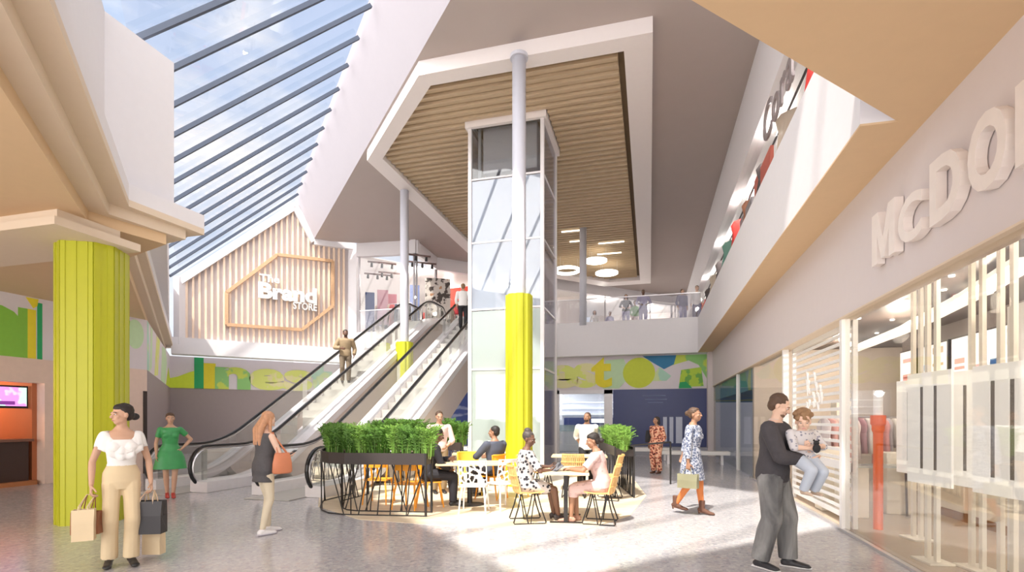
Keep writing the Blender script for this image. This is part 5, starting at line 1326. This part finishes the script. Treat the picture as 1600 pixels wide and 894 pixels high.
# ---- paper carrier bags
def carrier(p, rz, w, h, d, m, label, grip, name='shopping_bag', hcol=None):
    r = empty(name, p, rz, label, 'bag')
    bm = BM(); A = [bm.verts.new(v) for v in ((-w/2, -d/2, 0), (w/2, -d/2, 0), (w/2, d/2, 0), (-w/2, d/2, 0))]; Bv = [bm.verts.new(v) for v in ((-w/2*1.03, -d/2*.75, h), (w/2*1.03, -d/2*.75, h), (w/2*1.03, d/2*.75, h), (-w/2*1.03, d/2*.75, h))]
    mid = [bm.verts.new(v) for v in ((-w/2, -d/2, h*.55), (w/2, -d/2, h*.55), (w/2*.93, 0, h*.55), (w/2, d/2, h*.55), (-w/2, d/2, h*.55), (-w/2*.93, 0, h*.55))]
    tm = [bm.verts.new((w/2*.9, 0, h)), bm.verts.new((-w/2*.9, 0, h)), bm.verts.new((w/2, 0, 0)), bm.verts.new((-w/2, 0, 0))]
    bm.faces.new(A[::-1])
    for f in ((A[0], A[1], mid[1], mid[0]), (mid[0], mid[1], Bv[1], Bv[0]), (A[2], A[3], mid[4], mid[3]), (mid[3], mid[4], Bv[3], Bv[2]), (A[1], A[2], mid[3], mid[2], mid[1]), (A[3], A[0], mid[0], mid[5], mid[4]),
              (mid[1], mid[2], tm[0], Bv[1]), (mid[2], mid[3], Bv[2], tm[0]), (mid[4], mid[5], tm[1], Bv[3]), (mid[5], mid[0], Bv[0], tm[1])): bm.faces.new(f)
    bmesh.ops.delete(bm, geom=[v for v in bm.verts if not v.link_faces], context='VERTS')
    o = obj('bag_body', bm, m, r); sm = o.modifiers.new('thick', 'SOLIDIFY'); sm.thickness = .004
    g = Matrix.Rotation(-rz, 3, 'Z') @ (V3(grip)-V3(p))
    for s in (-1, 1):
        bm = BM(); y = s*d*.37; tube(bm, [(-w*.22, y, h*.86), (-w*.20, y*.9, h+.03), V3((-.035, 0, 0))+V3((g.x, g.y, g.z)), V3((.035, 0, 0))+V3((g.x, g.y, g.z)), (w*.20, y*.9, h+.03), (w*.22, y, h*.86)], .0055, 6); obj('handle', bm, hcol or m, r)
    return r
def soft_bag(p, rz, w, h, d, m, label, strap=None, name='handbag'):
    r = empty(name, p, rz, label, 'bag')
    bm = BM(); loft(bm, [(0, 0, 0), (0, 0, .02), (0, 0, h*.5), (0, 0, h*.9), (0, 0, h)], [(w*.42, d*.42), (w*.5, d*.5), (w*.48, d*.46), (w*.40, d*.30), (w*.36, d*.16)], 20, ref=(1, 0, 0)); o = obj('bag_body', bm, m, r, smooth=True)
    if strap:
        for s in (-1, 1):
            bm = BM(); q = [(-w*.25, s*d*.15, h*.95)]+[tuple(Matrix.Rotation(-rz, 3, 'Z') @ (V3(x)-V3(p))) for x in strap]+[(w*.25, s*d*.15, h*.95)]; tube(bm, q, .007, 6); obj('handle', bm, m, r)
    return r
def gp_(px, t, z=0): return atT(px, t, z)
# 1 woman at the front left
p = gp_(190, 5.35)
J = person('person', p, facing(190, 176), 1.66, 'woman in a white ruffled off-shoulder top and beige trousers carrying shopping bags', dict(hyaw=-66, hpitch=2, handL=(-.25, .05, .865), handR=(.25, .03, .865), poleL=(-.5, -1, 0), poleR=(.5, -1, 0), footL=(-.08, .02, .085), footR=(.10, -.04, .085), toeL=-8, toeR=10, curl=1.3, palmL=(1, 0, 0), palmR=(-1, 0, 0)), 'tan', ('lowbun', HAIRK),
    [('top', WCOT, dict(sleeve=0, hem=.12, neck=.40, g=.012, name='blouse')), ('ruffle', WCOT), ('trousers', BEIGE, dict(g=.012, gk=.026, ga=.046, waist=.15)), ('shoes', SHB, dict(heel=.03))], True, .0065, build=.92)
hL, hR = J['WL'], J['WR']
dn = V3((0, 0, -.09))
rz = facing(190, 176)
carrier(V3((hR.x, hR.y, 0))+V3((-.02, -.02, .37)), YAW+.25, .24, .22, .12, mat('brown_bag', (.30, .12, .06), .6), 'brown paper bag hanging at the left, nearest the lime column', hR+dn)
carrier(V3((hR.x, hR.y, 0))+V3((.07, -.12, .33)), YAW+.5, .17, .30, .12, mat('cream_bag', (.72, .58, .38), .6), 'cream paper bag hanging beside the brown one', hR+dn)
carrier(V3((hL.x, hL.y, 0))+V3((.01, -.03, .31)), YAW+.15, .29, .34, .14, mat('black_bag', (.035, .033, .038), .5), 'large black shopping bag in the hand of the woman in beige trousers', hL+dn, hcol=mat('string_handle', (.70, .52, .35), .7))
carrier(V3((hL.x, hL.y, 0))+V3((-.10, .12, .05)), YAW+.0, .19, .26, .10, mat('cream_bag', (.72, .58, .38), .6), 'cream paper bag hanging low behind the black bag', hL+dn+V3((-.02, .02, 0)))
# 2 woman in green
person('person', gp_(266, 10.0), facing(266, 178), 1.63, 'woman in a bright green knee-length dress with one hand on her hip', dict(hyaw=0, handL=(-.20, .02, .98), handR=None, poleL=(-1, -.3, -.1), footL=(-.05, .05, .085), footR=(.05, -.03, .085), palmL=(1, 0, 0)), 'tan', ('lowbun', HAIRB),
    [('top', GREENS, dict(sleeve=.55, hem=.0, neck=.47, name='dress_top')), ('skirt', GREENS, dict(hem=.58, flare=.10)), ('belt', GREENS), ('shoes', mat('red_shoe', (.45, .05, .04), .4), dict(heel=.04))], True, .009)
# 3 woman in the charcoal vest
J = person('person', gp_(412, 6.8), facing(412, 62), 1.60, 'woman with strawberry blonde hair in a sleeveless charcoal tunic looking at her phone', dict(hyaw=-18, hpitch=32, handR=(.10, .30, 1.08), handL=(-.06, .32, 1.07), poleR=(1, -.8, -.6), poleL=(-1, -.8, -.6), footL=(-.07, .10, .085), footR=(.08, -.06, .085), curl=1.2, palmR=(-.3, .2, 1), palmL=(.3, .2, 1), lean=3), 'fair', ('verylong', HAIRR),
    [('top', CHAR, dict(sleeve=0, hem=-.20, neck=.475, g=.024, flare=.15, name='tunic')), ('trousers', mat('stone_leggings', (.66, .58, .44), .8), dict(g=.006, gk=.006, ga=.006, name='leggings')), ('shoes', SHW, dict(sole=mat('grey_sole', (.45, .42, .48), .6)))], True, .007)
M = J['M']; q = M @ V3((.24, .12, .80))
soft_bag(q, facing(412, 62)+PI/2, .27, .27, .12, TANB, 'orange leather shoulder bag at the hip of the woman in charcoal', [M @ (J['shl']+V3((.16, .02, .03))), M @ (J['shl']+V3((.17, -.01, .03)))])
w_ = (J['WL']+J['WR'])/2; bm = BM(); box(bm, (-.036, -.07, 0), (.036, .07, .009)); o = obj('mobile_phone', bm, BLACK, bevel=.003); o.location = w_+M.to_3x3() @ V3((0, .09, .03)); o.rotation_euler = (.5, 0, facing(412, 62)); tag(o, 'black phone held by the woman in the charcoal tunic', 'phone')
# 4, 5 escalator riders
yy = 15.0; pr = atY(541, yy); n_st = int((INC1-INC0)/.38)
def stepz(y): return ZF*(int((y-INC0)/(INC1-INC0)*n_st)+1)/n_st-.015
person('person', V(-9.62, yy, stepz(yy)), facing(541, 178), 1.74, 'bearded man in khaki clothes riding the left escalator', dict(handR=(.14, .22, 1.08), handL=(-.26, .05, .9), poleR=(1, -.5, -.5), hpitch=10, hyaw=8), 'dark', ('short', HAIRK), [('top', KHAKI, dict(sleeve=1.9, g=.03, hem=-.08, name='jacket')), ('trousers', mat('olive_trouser', (.16, .12, .08), .8), {}), ('shoes', SHB)], False, .011, extra=('beard',))
yy = 18.75
person('person', V(-6.92, yy, stepz(yy)), facing(724, 5), 1.76, 'man in a white shirt riding up the right escalator, seen from behind', dict(handR=(.30, .10, 1.0), footL=(-.09, .0, .085)), 'tan', ('short', HAIRT), [('top', WCOT, dict(sleeve=1.6, g=.02)), ('trousers', BLKC, {}), ('shoes', SHB)], False, .012)
q = V(-7.18, yy+.05, stepz(yy)+.62); soft_bag(q, 0, .20, .30, .16, mat('red_bag', (.55, .04, .05), .6), 'red bag at the side of the man riding the right escalator', name='shopping_bag')
# 13 woman in the blue dress walking
J = person('person', gp_(1081, 8.25), facing(1081, 108), 1.69, 'woman in a blue-grey patterned dress walking with a khaki handbag', dict(hyaw=-2, hpitch=-3, handR=(.24, .02, .83), handL=(-.22, -.22, .92), poleR=(1, -.6, 0), poleL=(-.6, -1, 0), footR=(.06, -.24, .14), footL=(-.06, .14, .085), toeR=0, kneeR=(0, 1, 0), curl=1.2, lean=2), 'brown', ('bun', HAIRB),
    [('top', BLUEP, dict(sleeve=1.75, g=.022, hem=-.05, name='dress_top')), ('skirt', BLUEP, dict(hem=.55, flare=.07)), ('belt', BLKC), ('trousers', mat('rust_tights', (.62, .20, .06), .8), dict(g=.004, gk=.004, ga=.004, waist=.05, name='tights')), ('shoes', BROWNL, dict(boot=True, heel=.035))], True, .008)
h = J['WR']; carrier(V3((h.x, h.y, h.z-.39)), facing(1081, 108)+PI/2, .30, .22, .12, mat('khaki_leather', (.26, .25, .15), .5), 'khaki green handbag carried by the woman in the blue-grey dress', h+V3((0, 0, -.09)), 'handbag')
# 12 woman in red
J = person('person', gp_(1026, 14.5), facing(1026, -150), 1.58, 'woman in a long rust red patterned outfit looking back over her shoulder', dict(hyaw=-25, handL=(-.20, .08, .88)), 'brown', ('bob', HAIRK), [('top', REDP, dict(sleeve=1.8, g=.03, hem=-.12, flare=.1)), ('trousers', REDP, dict(g=.03, gk=.04, ga=.05)), ('shoes', BROWNL, {})], True, .011)
M = J['M']; soft_bag(M @ V3((.26, .0, .86)), facing(1026, -150), .16, .34, .24, BLKC, 'dark bag hanging on the shoulder of the woman in rust red', name='shoulder_bag')
# 7, 11 standing men
person('person', gp_(686, 10.6), facing(686, 168), 1.67, 'man in a pale pink shirt standing before the escalators', dict(handL=(-.12, .2, .98), handR=(.2, .1, .9), poleL=(-1, -.6, -.3), hpitch=12), 'tan', ('short', HAIRB), [('top', PINKS, dict(sleeve=1.5, g=.022)), ('trousers', KHAKI, {}), ('shoes', SHB)], False, .010)
person('person', gp_(917, 11.6), facing(917, 172), 1.66, 'man in a white shirt standing behind the rear table', dict(hyaw=-30, hpitch=-4, handL=(-.10, -.14, .95), handR=(.12, -.14, .95)), 'brown', ('short', HAIRB), [('top', WCOT, dict(sleeve=1.4, g=.025, hem=-.08)), ('trousers', BLKC, {}), ('shoes', SHB)], False, .010, extra=('beard',))
# 6 seated suited man, 8 grey jacket
SIT = dict(pelvis=(0, -.06, .56), footL=(-.10, .40, .085), footR=(.10, .36, .085))
person('person', gp_(673, 9.0), facing(673, 84), 1.76, 'man in a dark suit seated on an orange chair at the front left table', dict(SIT, lean=14, hpitch=22, handL=(-.10, .34, .78), handR=(.06, .30, .62), poleL=(-1, -.5, -.6), poleR=(1, -.4, -.5)), 'dark', ('short', HAIRK), [('top', DSUIT, dict(sleeve=1.93, g=.022, hem=-.10, name='jacket')), ('front', WCOT), ('trousers', DSUIT, {}), ('shoes', SHB)], False, .008)
person('person', gp_(770, 9.85), facing(770, -40), 1.76, 'man in a slate grey jacket seated with his back turned', dict(SIT, hyaw=28, handL=(-.16, .32, .76), handR=(.16, .32, .76), poleL=(-1, -.5, -.6), poleR=(1, -.5, -.6)), 'brown', ('short', HAIRK), [('top', GSUIT, dict(sleeve=1.93, g=.024, hem=-.10, name='jacket')), ('trousers', DSUIT, {}), ('shoes', SHB)], False, .009)
# 9, 10 seated women
J = person('person', gp_(824, 7.62), facing(824, 76), 1.70, 'woman in a white and black spotted dress seated reading at the right table', dict(pelvis=(0, -.05, .56), footL=(-.12, .44, .085), footR=(.02, .47, .085), lean=4, hyaw=-38, hpitch=16, handL=(-.06, .34, .80), handR=(.12, .30, .76), poleL=(-1, -.3, -.7), poleR=(1, -.3, -.7), curl=1.0, palmR=(-.5, 0, .8), palmL=(.5, 0, .8)), 'dark', ('updo', HAIRG),
    [('top', DOTTED, dict(sleeve=.9, g=.026, hem=-.05, name='dress_top')), ('lap', DOTTED, dict(to=.72)), ('shoes', mat('dark_sandal', (.05, .04, .04), .5), dict(heel=.02))], True, .008)
M = J['M']; bm = BM()
for s in (-1, 1): box(bm, (-.0, -.12, -.004), (.18, .12, .004), Matrix.Rotation(s*.25 if s > 0 else PI-.25, 4, 'Y'))
o = obj('open_magazine', bm, pattern('magazine_print', (.14, .14, .15), (.02, .02, .03), 14, .45, kind='noise')); o.matrix_world = M @ Matrix.Translation((.04, .37, .80)) @ Matrix.Rotation(.6, 4, 'X'); tag(o, 'dark printed magazine held open by the woman in the spotted dress', 'magazine')
person('person', gp_(936, 7.55), facing(936, -84), 1.68, 'woman in a pale pink dress seated at the right end of the table', dict(pelvis=(0, -.05, .56), footL=(-.10, .40, .085), footR=(.06, .34, .085), lean=10, hyaw=12, hpitch=14, handL=(-.10, .40, .79), handR=(.10, .36, .79), poleL=(-1, -.3, -.7), poleR=(1, -.3, -.7), curl=.6, palmL=(0, 0, -1), palmR=(0, 0, -1)), 'brown', ('lowbun', HAIRK),
    [('top', PINKD, dict(sleeve=.8, g=.022, hem=-.05, name='dress_top')), ('lap', PINKD, dict(to=.95, drop=.12)), ('shoes', SHT, {})], True, .008)
# 14 man with toddler
fm = facing(1206, 104)
J = person('person', gp_(1207, 5.30), fm, 1.755, 'man in a dark grey jumper and faded jeans holding a toddler in his arms', dict(hyaw=8, hpitch=26, lean=3, handR=(.06, .30, 1.08), handL=(.02, .27, 1.19), poleR=(1, -.5, -.8), poleL=(-1, .0, -.8), footL=(-.09, .12, .085), footR=(.13, -.08, .085), toeL=-8, toeR=20, curl=1.0, palmR=(-.2, .0, 1), palmL=(.2, 1, .3)), 'fair', ('short', HAIRB),
    [('top', mat('dark_jumper', (.060, .055, .062), .9, var=.2, scale=25, bump=.3), dict(sleeve=1.9, g=.030, hem=-.08, name='jumper')), ('collar', mat('pale_collar', (.55, .52, .55), .8)), ('trousers', DENIM, dict(g=.026, gk=.038, ga=.050, name='jeans')), ('shoes', mat('black_trainer', (.03, .03, .035), .5), dict(sole=SHW))], False, .0065, build=1.08, extra=('beard',))
M = J['M']; bp_ = M @ V3((.03, .275, 1.10))
Jb = person('person', V3(bp_), fm+math.radians(-38), .90, 'toddler in a pale patterned top and light blue trousers held by the man', dict(pelvis=(0, 0, .06), footL=(-.12, .16, -.54), footR=(.14, .20, -.52), kneeL=(0, 1, .3), kneeR=(0, 1, .3), hyaw=-35, hpitch=14, handL=(-.14, .30, .28), handR=(.10, .30, .24), poleL=(-1, 0, -1), poleR=(1, 0, -1), curl=.8), 'fair', ('curly', HAIRT),
    [('top', pattern('toddler_top', (.62, .60, .62), (.25, .25, .32), 30, .3), dict(sleeve=1.2, g=.03, hem=-.10)), ('trousers', mat('pale_blue_trouser', (.52, .58, .68), .85), dict(g=.03, gk=.03, ga=.04)), ('shoes', mat('sand_shoe', (.65, .50, .38), .7))], False, .006, build=1.25, headscale=1.65)
M = Jb['M']; bm = BM(); ball(bm, (0, 0, 0), (.035, .03, .045)); ball(bm, (0, .01, .05), (.026, .026, .026)); ball(bm, (-.02, .01, .075), .01); ball(bm, (.02, .01, .075), .01)
o = obj('soft_toy', bm, BLKC, smooth=True); o.location = M @ V3((.03, .22, .13)); tag(o, 'small black soft toy held by the toddler', 'toy')
# upper floor figures
up_ = [(978, 24.0, 180, 1.66, 'woman with long dark hair and black top leaning on the upper balustrade', ('long', HAIRK), BLKC, LILACC, True, 'tan'),
       (992, 25.0, 150, 1.60, 'person in a green top standing between the two shoppers on the balcony', ('short', HAIRK), mat('leaf_green_cloth', (.16, .42, .10), .8), PINKS, True, 'brown'),
       (1005, 23.7, 175, 1.80, 'man in lilac shirt and trousers standing at the upper balustrade', ('shaved', HAIRK), LILACC, LILACC, False, 'dark'),
       (1066, 23.2, 150, 1.70, 'person in slate grey leaning at the right corner of the upper balcony', ('short', HAIRB), mat('slate_cloth', (.25, .25, .36), .8), LILACC, False, 'tan'),
       (1089, 22.9, 190, 1.78, 'man in white top and dark straps at the balcony corner', ('short', HAIRB), WCOT, mat('slate_cloth', (.25, .25, .36), .8), False, 'fair'),
       (929, 27.0, 170, 1.55, 'person in a pale top with dark hair farther back on the upper floor', ('bob', HAIRK), WCOT, PINKS, True, 'tan'),
       (953, 27.5, 160, 1.60, 'person in a lilac top farthest left of the balcony group', ('short', HAIRK), LILACC, PINKS, True, 'brown')]
for px, t, f, H_, lab, hr, c1, c2, fem, skn in up_:
    pz = atT(px, t, ZF-.01)
    if pz.x > XF-.25 and pz.y < 24: pz.y = max(pz.y, YB+.45)
    person('person', pz, facing(px, f), H_, lab, dict(handL=(-.16, .26, 1.02), handR=(.14, .26, 1.02), poleL=(-1, -.4, -.5), poleR=(1, -.4, -.5)) if px in (978, 1072, 1005, 1087) else {}, skn, hr, [('top', c1, dict(sleeve=1.6 if px != 1087 else 1.1)), ('trousers', c2, {}), ('shoes', SHB)], fem, .014)
# ================================================================== CAMERA, SUN, SKY
cam = bpy.data.cameras.new('camera'); co = bpy.data.objects.new('camera', cam); C.objects.link(co)
cam.sensor_width = 36; cam.lens = 36*FP/1600; cam.shift_y = (656-447)/1600; cam.clip_end = 300; cam.clip_start = .05
co.location = (0, 0, H0); co.rotation_euler = (PI/2, 0, YAW)
bpy.context.scene.camera = co
sun = bpy.data.lights.new('sun', 'SUN'); sun.energy = SUN_E; sun.angle = math.radians(1.8); sun.color = (1, .95, .86)
so = bpy.data.objects.new('sun', sun); C.objects.link(so)
so.rotation_euler = V3((.18, .58, -1)).to_track_quat('-Z', 'Y').to_euler()
w = bpy.data.worlds.new('sky'); bpy.context.scene.world = w; w.use_nodes = True
nt = w.node_tree; n = nt.nodes; L = nt.links; bg = n['Background']
tc = n.new('ShaderNodeTexCoord'); sx = n.new('ShaderNodeSeparateXYZ'); L.new(tc.outputs['Generated'], sx.inputs[0])
cr = n.new('ShaderNodeValToRGB'); e = cr.color_ramp.elements
e[0].position = 0; e[0].color = (.82, .85, .90, 1); e[1].position = .85; e[1].color = (.40, .53, .80, 1)
q = e.new(.35); q.color = (.58, .68, .86, 1)
L.new(sx.outputs['Z'], cr.inputs['Fac'])
mp = n.new('ShaderNodeMapping'); mp.inputs['Scale'].default_value = (1, 1, 2.4); mp.inputs['Location'].default_value = SKY_OFF
L.new(tc.outputs['Generated'], mp.inputs['Vector'])
nz = n.new('ShaderNodeTexNoise'); nz.inputs['Scale'].default_value = 2.6; nz.inputs['Detail'].default_value = 8; nz.inputs['Roughness'].default_value = .55
L.new(mp.outputs['Vector'], nz.inputs['Vector'])
c2 = n.new('ShaderNodeValToRGB'); e = c2.color_ramp.elements; e[0].position = .43; e[0].color = (0, 0, 0, 1); e[1].position = .62; e[1].color = (1, 1, 1, 1)
L.new(nz.outputs['Fac'], c2.inputs['Fac'])
mx = n.new('ShaderNodeMix'); mx.data_type = 'RGBA'; L.new(c2.outputs['Color'], mx.inputs[0]); L.new(cr.outputs['Color'], mx.inputs[6]); mx.inputs[7].default_value = (1.0, .98, .97, 1)
wm = n.new('ShaderNodeMapRange'); wm.inputs['From Min'].default_value = .15; wm.inputs['From Max'].default_value = -.75
L.new(sx.outputs['Y'], wm.inputs['Value'])
m3 = n.new('ShaderNodeMix'); m3.data_type = 'RGBA'; L.new(wm.outputs['Result'], m3.inputs[0]); L.new(mx.outputs[2], m3.inputs[6]); m3.inputs[7].default_value = (.86, .83, .81, 1)
L.new(m3.outputs[2], bg.inputs['Color']); 
# sky strength raised behind the viewer, added as fill for the interior
mr = n.new('ShaderNodeMapRange'); mr.interpolation_type = 'SMOOTHSTEP'; mr.inputs['From Min'].default_value = .15; mr.inputs['From Max'].default_value = -.75
mr.inputs['To Min'].default_value = SKY_E; mr.inputs['To Max'].default_value = SKY_B
L.new(sx.outputs['Y'], mr.inputs['Value']); L.new(mr.outputs['Result'], bg.inputs['Strength'])
vs = bpy.context.scene.view_settings; bpy.context.scene.view_settings.view_transform = 'Standard'; vs.look = 'None'; vs.gamma = 1; vs.use_curve_mapping = False; vs.exposure = EXPO
